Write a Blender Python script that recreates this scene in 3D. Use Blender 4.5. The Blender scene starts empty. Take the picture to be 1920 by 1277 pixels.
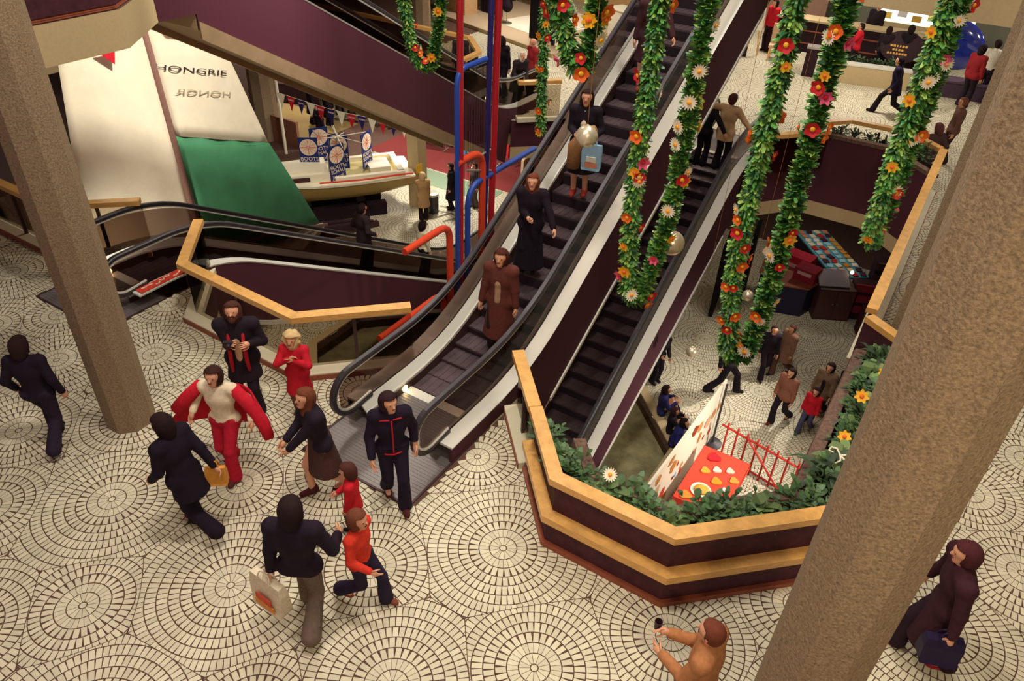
import bpy, bmesh, math, random
import numpy as np
from mathutils import Vector, Matrix
from mathutils.geometry import tessellate_polygon
R = math.radians
S = bpy.context.scene
COL = S.collection

# ---------------------------------------------------------------- camera, world, lights, exposure
cam_data = bpy.data.cameras.new('camera')
cam_data.sensor_width = 36.0
cam_data.lens = 1420.0 / 1920.0 * 36.0
cam_data.clip_end = 200
cam = bpy.data.objects.new('camera', cam_data)
COL.objects.link(cam)
_M = [[0.8429, 0.3403, -0.4167], [0.5368, -0.4804, 0.6936], [0.0358, -0.8084, -0.5876]]
_x = Vector([_M[i][0] for i in range(3)]).normalized()
_z = -Vector([_M[i][2] for i in range(3)]).normalized()
_y = _z.cross(_x).normalized(); _x = _y.cross(_z)
_m = Matrix(((_x.x, _y.x, _z.x, 0), (_x.y, _y.y, _z.y, 0), (_x.z, _y.z, _z.z, 7.0), (0, 0, 0, 1)))
cam.matrix_world = _m
S.camera = cam
S.view_settings.view_transform = 'Standard'
S.view_settings.look = 'None'
S.view_settings.gamma = 1.0
S.view_settings.use_curve_mapping = False
S.view_settings.exposure = 0.0

world = bpy.data.worlds.new('hall_air')
S.world = world
world.use_nodes = True
world.node_tree.nodes['Background'].inputs[0].default_value = (1.0, 0.66, 0.64, 1)
world.node_tree.nodes['Background'].inputs[1].default_value = 0.34

def area(name, loc, size, power, col=(1.0, 0.91, 0.80), aim=None, spread=180):
    d = bpy.data.lights.new(name, 'AREA')
    d.shape = 'DISK'; d.size = size; d.energy = power; d.color = col; d.spread = R(spread)
    o = bpy.data.objects.new(name, d); COL.objects.link(o); o.location = loc
    if aim is not None:
        o.rotation_euler = (Vector(aim) - Vector(loc)).to_track_quat('-Z', 'Y').to_euler()
    return o

# lamps of the hall roof, one at right added to brighten the near column
for (x, y, p) in ((-3.6, 4.2, 470), (-8.0, 9.5, 300), (-3.0, 10.5, 420), (-5.0, 0.5, 190), (1.5, 7.5, 160), (2.8, 0.3, 210), (-13.0, 13.5, 520), (-6.0, 15.0, 260)):
    area('hall_lamp', (x, y, 11.2), 1.3, p)
# lamps under the upper floor slab, over the far walkway
for (x, y, p) in ((-3.0, 23.5, 190), (-9.0, 21.0, 190), (-14.5, 24.0, 230), (0.5, 17.5, 60), (1.5, 28.0, 150), (-7.0, 28.0, 190)):
    area('walkway_lamp', (x, y, 4.0), 0.7, p)
# lamps under the middle floor slab, over the lower walkway
for (x, y, p) in ((-15.5, 20.5, 300), (-20.0, 23.0, 200), (-26.0, 24.0, 250), (-2.5, 22.5, 30), (-20, 29, 160)):
    area('arcade_and_fill_lamp', (x, y, -1.1), 0.6, p)

area('column_fill', (2.2, -1.8, 8.9), 0.6, 55, col=(1.0, 0.82, 0.52), aim=(0.3, 3.5, 3.5), spread=70)  # unseen warm lamp added behind the viewpoint to brighten the near right column
area('sail_fill', (-7.6, 9.6, 11.0), 0.8, 330, aim=(-15, 10.3, 0.0), spread=60)  # added lamp aimed to brighten the tall sails
for (x, y, p) in ((-3.0, 4.6, 130), (-8.0, 5.0, 130), (-11.2, 5.0, 90)):  # fill lamps added under the near slab to lighten the basin
    area('arcade_and_fill_lamp', (x, y, -1.15), 0.6, p)
area('arcade_and_fill_lamp', (-13.2, 5.5, -1.2), 0.4, 110, aim=(-15.0, 9.3, -1.6), spread=120)  # low lamp added to brighten the foot of the sails
area('board_spot', (1.0, 12.0, -1.25), 0.35, 80, aim=(-2.7, 12.0, -4.0), spread=90)
area('kerb_spot', (-1.2, 17.6, -1.2), 0.3, 40, aim=(-3.4, 14.2, -5.0), spread=70)
# ---------------------------------------------------------------- materials
def lin(c):
    if isinstance(c, str):
        c = [int(c[i:i + 2], 16) / 255 for i in (0, 2, 4)]
    return tuple(((v / 12.92) if v <= 0.04045 else ((v + 0.055) / 1.055) ** 2.4) for v in c)
MATS = {}
def mat(name, col, rough=0.6, metal=0.0, noise=0.0, nscale=20.0, bump=0.0, spec=0.4, island=0.0, emit=None, estr=0.0, sheen=0.0, col2=None, coat=0.0, stretch=None):
    m = bpy.data.materials.new(name); m.use_nodes = True
    nt = m.node_tree; b = nt.nodes['Principled BSDF']
    c = lin(col)
    b.inputs['Base Color'].default_value = (*c, 1)
    b.inputs['Roughness'].default_value = rough; b.inputs['Metallic'].default_value = metal
    b.inputs['Specular IOR Level'].default_value = spec
    if coat: b.inputs['Coat Weight'].default_value = coat
    if sheen: b.inputs['Sheen Weight'].default_value = sheen
    if emit:
        b.inputs['Emission Color'].default_value = (*lin(emit), 1); b.inputs['Emission Strength'].default_value = estr
    if noise or bump or col2:
        tc = nt.nodes.new('ShaderNodeTexCoord')
        src = tc.outputs['Object']
        if stretch:
            mp = nt.nodes.new('ShaderNodeMapping'); mp.inputs['Scale'].default_value = stretch
            nt.links.new(src, mp.inputs[0]); src = mp.outputs[0]
        n = nt.nodes.new('ShaderNodeTexNoise')
        n.inputs['Scale'].default_value = nscale; n.inputs['Detail'].default_value = 6; n.inputs['Roughness'].default_value = 0.65
        nt.links.new(src, n.inputs['Vector'])
        if noise or col2:
            ramp = nt.nodes.new('ShaderNodeValToRGB')
            d = lin(col2) if col2 else tuple(v * (1 - noise) for v in c)
            e = c if col2 else tuple(min(1, v * (1 + noise)) for v in c)
            ramp.color_ramp.elements[0].position = 0.35; ramp.color_ramp.elements[1].position = 0.65
            ramp.color_ramp.elements[0].color = (*d, 1); ramp.color_ramp.elements[1].color = (*e, 1)
            nt.links.new(n.outputs['Fac'], ramp.inputs[0]); nt.links.new(ramp.outputs[0], b.inputs['Base Color'])
        if bump:
            bp = nt.nodes.new('ShaderNodeBump'); bp.inputs['Strength'].default_value = bump; bp.inputs['Distance'].default_value = 0.02
            nt.links.new(n.outputs['Fac'], bp.inputs['Height']); nt.links.new(bp.outputs[0], b.inputs['Normal'])
    if island:
        g = nt.nodes.new('ShaderNodeNewGeometry')
        ramp = nt.nodes.new('ShaderNodeValToRGB')
        ramp.color_ramp.elements[0].color = (*[v * (1 - island) for v in c], 1); ramp.color_ramp.elements[1].color = (*[min(1, v * (1 + island)) for v in c], 1)
        nt.links.new(g.outputs['Random Per Island'], ramp.inputs[0]); nt.links.new(ramp.outputs[0], b.inputs['Base Color'])
    MATS[name] = m
    return m
def glassmat(name, tint, gloss=0.12, rough=0.02):
    m = bpy.data.materials.new(name); m.use_nodes = True; nt = m.node_tree
    for n in list(nt.nodes): nt.nodes.remove(n)
    o = nt.nodes.new('ShaderNodeOutputMaterial'); mx = nt.nodes.new('ShaderNodeMixShader')
    t = nt.nodes.new('ShaderNodeBsdfTransparent'); t.inputs[0].default_value = (*lin(tint), 1)
    g = nt.nodes.new('ShaderNodeBsdfGlossy'); g.inputs['Roughness'].default_value = rough
    f = nt.nodes.new('ShaderNodeLayerWeight'); f.inputs[0].default_value = gloss
    nt.links.new(f.outputs['Fresnel'], mx.inputs[0]); nt.links.new(t.outputs[0], mx.inputs[1]); nt.links.new(g.outputs[0], mx.inputs[2])
    nt.links.new(mx.outputs[0], o.inputs[0]); MATS[name] = m
    return m
def water():
    m = glassmat('water', 'e4e4d6', 0.18, 0.05); nt = m.node_tree
    n = nt.nodes.new('ShaderNodeTexNoise'); n.inputs['Scale'].default_value = 5; n.inputs['Detail'].default_value = 4
    b = nt.nodes.new('ShaderNodeBump'); b.inputs['Strength'].default_value = 0.35; b.inputs['Distance'].default_value = 0.05
    tc = nt.nodes.new('ShaderNodeTexCoord'); nt.links.new(tc.outputs['Object'], n.inputs['Vector'])
    nt.links.new(n.outputs['Fac'], b.inputs['Height'])
    for q in nt.nodes:
        if q.type == 'BSDF_GLOSSY': nt.links.new(b.outputs[0], q.inputs['Normal'])
    return m
tile = mat('cream_paving', 'd0c9ae', 0.55, island=0.10)
grout = mat('brown_joint', '5a4034', 0.9, noise=0.25, nscale=14)
conc = mat('exposed_aggregate', '8d7960', 0.9, noise=0.35, nscale=55, bump=0.6, spec=0.2)
rough_conc = mat('rough_brown_concrete', '6e564b', 0.95, noise=0.35, nscale=18, bump=1.0, spec=0.2)
maroon = mat('maroon_cladding', '4b2530', 0.75, noise=0.10, nscale=60, spec=0.2)
dkmaroon = mat('dark_maroon_panel', '46222b', 0.7, noise=0.25, nscale=9, spec=0.25)
wood = mat('varnished_oak', 'd8a55e', 0.38, noise=0.16, nscale=7, stretch=(1, 1, 9), coat=0.25)
dkwood = mat('reddish_wood', '8c4a34', 0.5, noise=0.16, nscale=8)
cream = mat('cream_plaster', 'bba67d', 0.85, noise=0.05, nscale=30)
steel = mat('brushed_steel', 'c3c3b4', 0.34, metal=0.85, noise=0.06, nscale=30)
palesteel = mat('pale_aluminium', 'dcdbd0', 0.38, metal=0.2)
tansteel = mat('warm_metal_strip', 'b59a78', 0.4, metal=0.5, noise=0.12, nscale=2)
dkmetal = mat('dark_metal', '4a3436', 0.5, metal=0.4)
rubber = mat('black_rubber', '2c262c', 0.42, spec=0.5)
stepm = mat('step_tread', '55464c', 0.5, metal=0.35, noise=0.2, nscale=6)
stepr = mat('step_riser', '2b1e26', 0.6, metal=0.2)
plate = mat('ribbed_plate', '7d7674', 0.45, metal=0.45, noise=0.08, nscale=30)
skirt = mat('dark_skirting', '4a342f', 0.35, metal=0.4)
glass = glassmat('balustrade_glass', 'b3a6a0', 0.08)
clearglass = glassmat('clear_glass', 'd9d2c8', 0.06)
waterm = water()
basin = mat('basin_tiles', 'c4bca4', 0.6, noise=0.3, nscale=3)
whitep = mat('white_paint', 'e9e2cc', 0.5)
redp = mat('red_enamel', 'b8202c', 0.38, coat=0.3)
orangep = mat('orange_enamel', 'e0482a', 0.38, coat=0.3)
bluep = mat('blue_enamel', '2b4fae', 0.38, coat=0.3)
navyp = mat('navy_enamel', '2a2468', 0.4, coat=0.2)
greyp = mat('grey_enamel', '98948c', 0.45)
lampm = mat('lamp_lens', 'fff0c0', 0.3, emit='ffdf9a', estr=14)
shopl = mat('shop_lamp_glow', 'fff0c0', 0.3, emit='ffe2a8', estr=9)
leafs = [mat('garland_leaf_a', '4a8838', 0.5, spec=0.5, island=0.35), mat('garland_leaf_b', '88ae4c', 0.5, spec=0.5, island=0.3), mat('garland_leaf_c', '2a5c34', 0.5, spec=0.5, island=0.35)]
plantl = [mat('plant_leaf_a', '47653d', 0.5, island=0.4), mat('plant_leaf_b', '33482f', 0.55, island=0.4), mat('plant_leaf_c', '6b8450', 0.5, island=0.3)]
soil = mat('dark_soil', '2e1f1e', 0.95, noise=0.4, nscale=20, bump=0.8)
F = {n: mat('petal_' + n, c, 0.6) for n, c in dict(white='f1ead2', yellow='f0b429', red='c8222b', orange='e86a25', pink='e0567e', core='f2a51f').items()}
skinm = mat('skin', 'd39a7a', 0.55, spec=0.3)
CL = {}
def cloth(c, rough=0.85):
    if c not in CL: CL[c] = mat('cloth_' + c, c, rough, noise=0.12, nscale=25, spec=0.15)
    return CL[c]

# ---------------------------------------------------------------- mesh helpers
class MB:
    def __init__(s): s.v = []; s.f = []; s.m = []
    def add(s, vs, fs, mi=0):
        o = len(s.v); s.v += [tuple(v) for v in vs]; s.f += [tuple(i + o for i in f) for f in fs]; s.m += [mi] * len(fs)
    def box(s, c, d, mi=0, rz=0.0, M=None):
        x, y, z = (k / 2 for k in d)
        P = [Vector((a * x, b * y, e * z)) for e in (-1, 1) for a, b in ((-1, -1), (1, -1), (1, 1), (-1, 1))]
        m = M if M is not None else Matrix.Rotation(rz, 4, 'Z')
        s.add([m @ p + Vector(c) for p in P], [(3, 2, 1, 0), (4, 5, 6, 7), (0, 1, 5, 4), (1, 2, 6, 5), (2, 3, 7, 6), (3, 0, 4, 7)], mi)
    def prism(s, poly, z0, z1, mi=0, top=True, bot=True, side=None):
        n = len(poly); side = mi if side is None else side
        area2 = sum(poly[i][0] * poly[(i + 1) % n][1] - poly[(i + 1) % n][0] * poly[i][1] for i in range(n))
        if area2 < 0: poly = poly[::-1]
        V = [(p[0], p[1], z0) for p in poly] + [(p[0], p[1], z1) for p in poly]
        s.add(V, [(i, (i + 1) % n, n + (i + 1) % n, n + i) for i in range(n)], side)
        tr = tessellate_polygon([[Vector((p[0], p[1], 0)) for p in poly]])
        if top: s.add([V[n + i] for i in range(n)], [_up(t, poly) for t in tr], mi)
        if bot: s.add([V[i] for i in range(n)], [_up(t, poly)[::-1] for t in tr], mi)
    def tube(s, pts, r, n=10, mi=0, cap=True):
        pts = [Vector(p) for p in pts]; k = len(pts); rs = r if hasattr(r, '__len__') else [r] * k
        t0 = (pts[1] - pts[0]).normalized(); u = t0.orthogonal().normalized(); V = []
        for i, p in enumerate(pts):
            t = ((pts[min(i + 1, k - 1)] - p).normalized() + (p - pts[max(i - 1, 0)]).normalized()).normalized()
            u = (u - t * u.dot(t)).normalized(); w = t.cross(u)
            V += [p + (u * math.cos(a) + w * math.sin(a)) * rs[i] for a in (2 * math.pi * j / n for j in range(n))]
        Fs = [(i * n + j, i * n + (j + 1) % n, (i + 1) * n + (j + 1) % n, (i + 1) * n + j) for i in range(k - 1) for j in range(n)]
        if cap: Fs += [tuple(range(n))[::-1], tuple((k - 1) * n + j for j in range(n))]
        s.add(V, Fs, mi)
    def lathe(s, prof, c=(0, 0, 0), n=24, mi=0):
        V = []; k = len(prof)
        for r, z in prof: V += [(c[0] + r * math.cos(2 * math.pi * j / n), c[1] + r * math.sin(2 * math.pi * j / n), c[2] + z) for j in range(n)]
        Fs = [(i * n + j, i * n + (j + 1) % n, (i + 1) * n + (j + 1) % n, (i + 1) * n + j) for i in range(k - 1) for j in range(n)]
        s.add(V, Fs + [tuple(range(n))[::-1], tuple((k - 1) * n + j for j in range(n))], mi)
    def ball(s, c, r, mi=0, n=12):
        r = r if hasattr(r, '__len__') else (r, r, r); V = []; m = n // 2
        for i in range(1, m):
            a = math.pi * i / m
            V += [(c[0] + r[0] * math.sin(a) * math.cos(2 * math.pi * j / n), c[1] + r[1] * math.sin(a) * math.sin(2 * math.pi * j / n), c[2] - r[2] * math.cos(a)) for j in range(n)]
        k = m - 1; V += [(c[0], c[1], c[2] - r[2]), (c[0], c[1], c[2] + r[2])]
        Fs = [(i * n + j, i * n + (j + 1) % n, (i + 1) * n + (j + 1) % n, (i + 1) * n + j) for i in range(k - 1) for j in range(n)]
        Fs += [(k * n, (j + 1) % n, j) for j in range(n)] + [(k * n + 1, (k - 1) * n + j, (k - 1) * n + (j + 1) % n) for j in range(n)]
        s.add(V, Fs, mi)
    def sweep(s, path, prof, mi=0, closed=False):
        """horizontal path (x,y); profile (offset to the left, z); mitred"""
        n = len(path); k = len(prof); V = []
        for i, p in enumerate(path):
            p = Vector(p)
            a = (p - Vector(path[i - 1])).normalized() if (i or closed) else None
            b = (Vector(path[(i + 1) % n]) - p).normalized() if (i < n - 1 or closed) else None
            if a is None: a = b
            if b is None: b = a
            na = Vector((-a.y, a.x)); nb = Vector((-b.y, b.x)); m = (na + nb).normalized(); m = m / max(0.3, m.dot(na))
            V += [(p.x + m.x * o, p.y + m.y * o, z) for o, z in prof]
        Fs = [(i * k + j, i * k + (j + 1) % k, ((i + 1) % n) * k + (j + 1) % k, ((i + 1) % n) * k + j) for i in range(n if closed else n - 1) for j in range(k)]
        if not closed: Fs += [tuple(range(k))[::-1], tuple((n - 1) * k + j for j in range(k))]
        s.add(V, Fs, mi)
    def slope(s, path, prof, mi=0):
        """path (y,z); profile (x, dz) closed polygon, vertical offsets"""
        k = len(prof); n = len(path)
        V = [(x, y, z + d) for y, z in path for x, d in prof]
        Fs = [(i * k + j, i * k + (j + 1) % k, (i + 1) * k + (j + 1) % k, (i + 1) * k + j) for i in range(n - 1) for j in range(k)]
        s.add(V, Fs + [tuple(range(k))[::-1], tuple((n - 1) * k + j for j in range(k))], mi)
    def build(s, name, mats, parent=None, smooth=False, fix=False):
        me = bpy.data.meshes.new(name); me.from_pydata(s.v, [], s.f)
        mats = mats if isinstance(mats, (list, tuple)) else [mats]
        for m in mats: me.materials.append(m)
        if len(mats) > 1: me.polygons.foreach_set('material_index', s.m)
        if smooth: me.polygons.foreach_set('use_smooth', [True] * len(s.f))
        if fix:
            bm = bmesh.new(); bm.from_mesh(me); bmesh.ops.recalc_face_normals(bm, faces=bm.faces); bm.to_mesh(me); bm.free()
        me.update(); o = bpy.data.objects.new(name, me); COL.objects.link(o)
        if parent is not None: o.parent = parent
        return o
def _up(t, poly):
    a, b, c = (poly[i] for i in t)
    return t if (b[0] - a[0]) * (c[1] - a[1]) - (b[1] - a[1]) * (c[0] - a[0]) > 0 else t[::-1]
def npmesh(name, V, Fq, mats, parent=None, mi=None, smooth=True):
    """numpy vertices and faces (m,k)"""
    me = bpy.data.meshes.new(name); V = np.ascontiguousarray(V, dtype=np.float32); Fq = np.ascontiguousarray(Fq, dtype=np.int32)
    m, k = Fq.shape
    me.vertices.add(len(V)); me.vertices.foreach_set('co', V.ravel()); me.loops.add(m * k); me.loops.foreach_set('vertex_index', Fq.ravel())
    me.polygons.add(m); me.polygons.foreach_set('loop_start', np.arange(0, m * k, k, dtype=np.int32))
    for q in (mats if isinstance(mats, (list, tuple)) else [mats]): me.materials.append(q)
    if mi is not None: me.polygons.foreach_set('material_index', np.asarray(mi, dtype=np.int32))
    if smooth: me.polygons.foreach_set('use_smooth', np.ones(m, dtype=bool))
    me.update(calc_edges=True); me.validate(); o = bpy.data.objects.new(name, me); COL.objects.link(o)
    if parent is not None: o.parent = parent
    return o
def tag(o, label, cat, group=None, kind=None):
    o['label'] = label; o['category'] = cat
    if group: o['group'] = group
    if kind: o['kind'] = kind
    return o
def struct(o): o['kind'] = 'structure'; return o
def thing(name, label, cat, loc=(0, 0, 0), rz=0.0, group=None):
    o = bpy.data.objects.new(name, None); COL.objects.link(o); o.location = loc; o.rotation_euler = (0, 0, rz); o.empty_display_size = 0.1
    return tag(o, label, cat, group)
def dup(root, loc=None, rz=None, label=None):
    r = root.copy(); COL.objects.link(r)
    if loc is not None: r.location = loc
    if rz is not None: r.rotation_euler = (0, 0, rz)
    if label: r['label'] = label
    for ch in list(root.children):
        c = ch.copy(); COL.objects.link(c); c.parent = r
        for g in list(ch.children):
            d = g.copy(); COL.objects.link(d); d.parent = c
    return r
def fillet(pts, r, n=8):
    out = [Vector(pts[0])]
    for i in range(1, len(pts) - 1):
        a, p, b = Vector(pts[i - 1]), Vector(pts[i]), Vector(pts[i + 1])
        u = (a - p).normalized(); w = (b - p).normalized(); d = min(r, (a - p).length * .49, (b - p).length * .49)
        for k in range(n + 1):
            t = k / n; out.append((p + u * d) * (1 - t) ** 2 + p * 2 * t * (1 - t) + (p + w * d) * t * t)
    out.append(Vector(pts[-1])); return out
def text_mesh(name, body, size, material, parent, M, sx=1.0, depth=0.002):
    c = bpy.data.curves.new(name, 'FONT'); c.body = body; c.size = size; c.align_x = 'CENTER'; c.align_y = 'CENTER'; c.extrude = depth
    o = bpy.data.objects.new(name, c); COL.objects.link(o)
    me = bpy.data.meshes.new_from_object(o.evaluated_get(bpy.context.evaluated_depsgraph_get()))
    bpy.data.objects.remove(o); me.name = name; me.transform(M @ Matrix.Diagonal((sx, 1, 1, 1))); me.materials.clear(); me.materials.append(material)
    o = bpy.data.objects.new(name, me); COL.objects.link(o)
    if parent is not None: o.parent = parent
    return o
# ---------------------------------------------------------------- floors and slabs
HOLE = [(-26, 5.85), (-12.75, 5.85), (-11.98, 6.7), (-11.98, 5.97), (-10.26, 5.97), (-10.26, 6.85), (-9.35, 5.85), (-7.0, 5.85), (-5.92, 6.95), (-5.9, 6.42), (-4.13, 6.42),
        (-4.12, 6.85), (-2.58, 5.25), (-1.07, 5.25), (0.2, 6.5), (0.2, 10.2), (-0.32, 10.7), (-0.35, 18.5), (-1.1, 19.05), (-2.5, 19.05), (-4.07, 17.35), (-4.07, 17.68), (-5.86, 17.68), (-5.95, 16.6),
        (-7.0, 17.5), (-9.2, 17.5), (-10.24, 16.5), (-10.25, 17.33), (-12.0, 17.33), (-12.1, 17.2), (-13.5, 19.2), (-26, 19.2)]
def inside(P, poly):
    x, y = P[:, 0], P[:, 1]; r = np.zeros(len(P), bool); j = len(poly) - 1
    for i in range(len(poly)):
        (xi, yi), (xj, yj) = poly[i], poly[j]
        if yi != yj: r ^= ((yi > y) != (yj > y)) & (x < (xj - xi) * (y - yi) / (yj - yi) + xi)
        j = i
    return r
def slab(name, outer, hole, z0, z1, mats, edge_mid=None, bm_=None):
    mb = bm_ or MB(); loops = [outer] + ([hole] if hole else [])
    pts = [p for l in loops for p in l]
    tr = tessellate_polygon([[Vector((p[0], p[1], 0)) for p in l] for l in loops])
    tr = [_up(t, pts) for t in tr]
    mb.add([(p[0], p[1], z1) for p in pts], tr, 0); mb.add([(p[0], p[1], z0) for p in pts], [t[::-1] for t in tr], 3)
    o = 0
    for l in loops:
        n = len(l)
        for i in range(n):
            a, b = l[i], l[(i + 1) % n]
            zs = [(z1, edge_mid, 1), (edge_mid, z0, 2)] if edge_mid is not None else [(z1, z0, 2)]
            for zt, zb, mi in zs: mb.add([(*a, zb), (*b, zb), (*b, zt), (*a, zt)], [(0, 1, 2, 3)], mi)
    return mb
rng = random.Random(7)
CIRC = [(-5.03, 2.75, 1.0), (-2.88, 4.8, 0.95), (-9.15, 4.87, 0.9), (-7.13, 2.79, 0.95), (-3.95, 5.84, 0.6), (-6.09, 1.74, 0.62), (-6.08, 3.8, 0.62), (-1.83, 3.75, 0.85), (-0.83, 4.82, 0.75), (0.17, 5.95, 0.6),
        (-9.16, 2.84, 0.75), (-10.16, 3.98, 0.8), (-13.08, 4.96, 0.8), (-11.22, 4.69, 0.7), (-10.13, 5.89, 0.6), (-8.18, 3.8, 0.75), (-8.21, 1.91, 0.7), (-7.32, 5.08, 0.85), (-5.27, 4.64, 0.75), (-3.95, 3.77, 0.7),
        (-4.85, 1.0, 0.95), (-2.88, 2.84, 0.95), (2.2, 7.82, 0.75), (1.56, 8.85, 0.75), (2.13, 9.96, 0.55), (-6.83, 0.9, 0.7), (1.5, 6.5, 0.75), (-3.77, 1.9, 0.6), (-11.77, 3.93, 0.6), (-6.03, 5.98, 0.6)]
def fill_circles(x0, x1, y0, y1, fixed, seed):
    r = random.Random(seed); C = list(fixed); misses = 0
    for rad in (0.95, 0.8, 0.68, 0.56):
        for _ in range(4200):
            x, y = r.uniform(x0, x1), r.uniform(y0, y1)
            if all((x - a) ** 2 + (y - b) ** 2 > (rad + c) ** 2 * 0.90 for a, b, c in C): C.append((x, y, rad))
    return C
def bricks(C, bounds, z, keep):
    """ring after ring of radial bricks around every centre, each brick kept where its own centre is nearest"""
    A = np.array(C); V = []; Fc = []; base = 0; s = 0.1175; rr = np.random.RandomState(3)
    for ci, (cx, cy, w) in enumerate(C):
        near = np.where((np.hypot(A[:, 0] - cx, A[:, 1] - cy) < 3.6))[0]
        ph = rr.rand() * 6.28
        for k in range(0, 15):
            if k == 0: n, ra, rb = 1, 0, 0.035
            else:
                ra = 0.04 + s * (k - 1) + 0.005; rb = ra + s - 0.012
                n = 13 if k == 1 else 26 if k == 2 else int(round(2 * math.pi * ra / 0.060))
            th = ph + (np.arange(n) + (0.5 if k % 2 else 0)) * 2 * math.pi / n; rm = (ra + rb) / 2
            P = np.stack([cx + rm * np.cos(th), cy + rm * np.sin(th)], 1); oth = near[near != ci]
            ok = (P[:, 0] > bounds[0]) & (P[:, 0] < bounds[1]) & (P[:, 1] > bounds[2]) & (P[:, 1] < bounds[3])
            if not ok.any(): continue
            ok &= keep(P); th = th[ok]; m = len(th)
            if not m: continue
            if k == 0:
                a = np.arange(8) * math.pi / 4; V += [(cx + rb * math.cos(t), cy + rb * math.sin(t), z) for t in a]; Fc.append(tuple(range(base, base + 8))); base += 8; continue
            if k <= 2: wa = ra * math.pi / n - 0.0022; wb = rb * math.pi / n - 0.0022
            else: wa = wb = ra * math.pi / n - 0.0028
            q = np.zeros((m, 4, 2)); c, t = np.cos(th), np.sin(th)
            for j, (r_, w_) in enumerate(((ra, -wa), (rb, -wb), (rb, wb), (ra, wa))):
                q[:, j, 0] = cx + r_ * c - w_ * t; q[:, j, 1] = cy + r_ * t + w_ * c
            if len(oth): g = (np.hypot(q[..., 0, None] - A[oth, 0], q[..., 1, None] - A[oth, 1]) - A[oth, 2]).min(2) - (np.hypot(q[..., 0] - cx, q[..., 1] - cy) - w) - 0.008
            else: g = np.ones((m, 4))
            full = (g >= 0).all(1); part = (g > 0).any(1) & ~full
            f4 = q[full]
            V += [(x, y, z) for x, y in f4.reshape(-1, 2).tolist()]; Fc += [(base + 4 * i, base + 4 * i + 1, base + 4 * i + 2, base + 4 * i + 3) for i in range(len(f4))]; base += 4 * len(f4)
            for pq, gq in zip(q[part].tolist(), g[part].tolist()):          # cut the brick where two rounds meet
                o = []
                for j in range(4):
                    p0, p1, g0, g1 = pq[j], pq[(j + 1) % 4], gq[j], gq[(j + 1) % 4]
                    if g0 >= 0: o.append((p0[0], p0[1], z))
                    if (g0 >= 0) != (g1 >= 0): u = g0 / (g0 - g1); o.append((p0[0] + (p1[0] - p0[0]) * u, p0[1] + (p1[1] - p0[1]) * u, z))
                if len(o) > 2: V += o; Fc.append(tuple(range(base, base + len(o)))); base += len(o)
    return V, Fc
def paved_floor(name, mb, mats, C, bounds, z, keep):
    V, Fc = bricks(C, bounds, z + 0.004, keep)
    ov, of, om = mb.v, mb.f, mb.m
    me = bpy.data.meshes.new(name)
    me.from_pydata(ov + V, [], of + [tuple(i + len(ov) for i in f) for f in Fc])
    for m in mats: me.materials.append(m)
    me.polygons.foreach_set('material_index', om + [4] * len(Fc))
    o = bpy.data.objects.new(name, me); COL.objects.link(o); return struct(o)
OUT = [(-27, -2.5), (11, -2.5), (11, 33), (-27, 33)]
PLATES = [(-5.92, -4.1, 4.66, 7.5), (-12.0, -10.25, 4.78, 7.1), (-5.95, -4.05, 16.5, 19.3), (-12.02, -10.24, 16.4, 18.6)]
def keep_mid(P):
    k = ~inside(P, HOLE)
    for x0, x1, y0, y1 in PLATES: k &= ~((P[:, 0] > x0) & (P[:, 0] < x1) & (P[:, 1] > y0) & (P[:, 1] < y1))
    return k
C_mid = fill_circles(-16, 3.2, 0.2, 8, CIRC, 1)
C_mid = fill_circles(-0.5, 5, 6, 30, C_mid, 2)
C_mid = fill_circles(-17, 4, 16.5, 31, C_mid, 5)
paved_floor('floor', slab('floor', OUT, HOLE, -1.05, 0.0, None, -0.72), [grout, maroon, cream, cream, tile], C_mid, (-16, 5, 0.3, 31), 0.0, keep_mid)
# lower floor with a sunken basin
PX0, PX1, PY0, PY1, PC = -12.65, -3.3, 8.1, 15.7, 2.95
POOL = [(PX0 + PC, PY0), (PX1 - PC, PY0), (PX1, PY0 + PC), (PX1, PY1 - PC), (PX1 - PC, PY1), (PX0 + PC, PY1), (PX0, PY1 - PC), (PX0, PY0 + PC)]
mb = slab('floor_lower', [(-40, 3), (11, 3), (11, 36), (-40, 36)], POOL, -5.5, -5.0, None)
C_low = fill_circles(-20, 1.5, 8, 24, [], 11)
paved_floor('floor_lower', mb, [grout, rough_conc, rough_conc, grout, tile], C_low, (-20, 1.5, 9, 24), -5.0, lambda P: ~inside(P, POOL))
mb = MB(); mb.prism(POOL, -5.62, -5.46, 0)
paved_floor('pool_basin', mb, [basin, basin, basin, basin, basin], fill_circles(-12.6, -3.3, 8, 15.7, [], 21), (-12.6, -3.35, 8.2, 15.6), -5.46, lambda P: inside(P, POOL))
bpy.data.objects['pool_basin']['label'] = 'tiled bottom of the sunken water basin'
mb = MB(); mb.prism(POOL, -5.24, -5.23, 0, bot=False)
o = mb.build('basin_water', waterm); tag(o, 'shallow water in the sunken octagonal basin under the escalators', 'water', kind='stuff')
mb = MB(); mb.sweep(POOL, [(-0.20, -5.0), (0.02, -5.0), (0.02, -4.96), (-0.20, -4.96)], closed=True)
tag(mb.build('basin_kerb', cream, fix=True), 'pale stone kerb around the sunken water basin', 'kerb')
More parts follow.
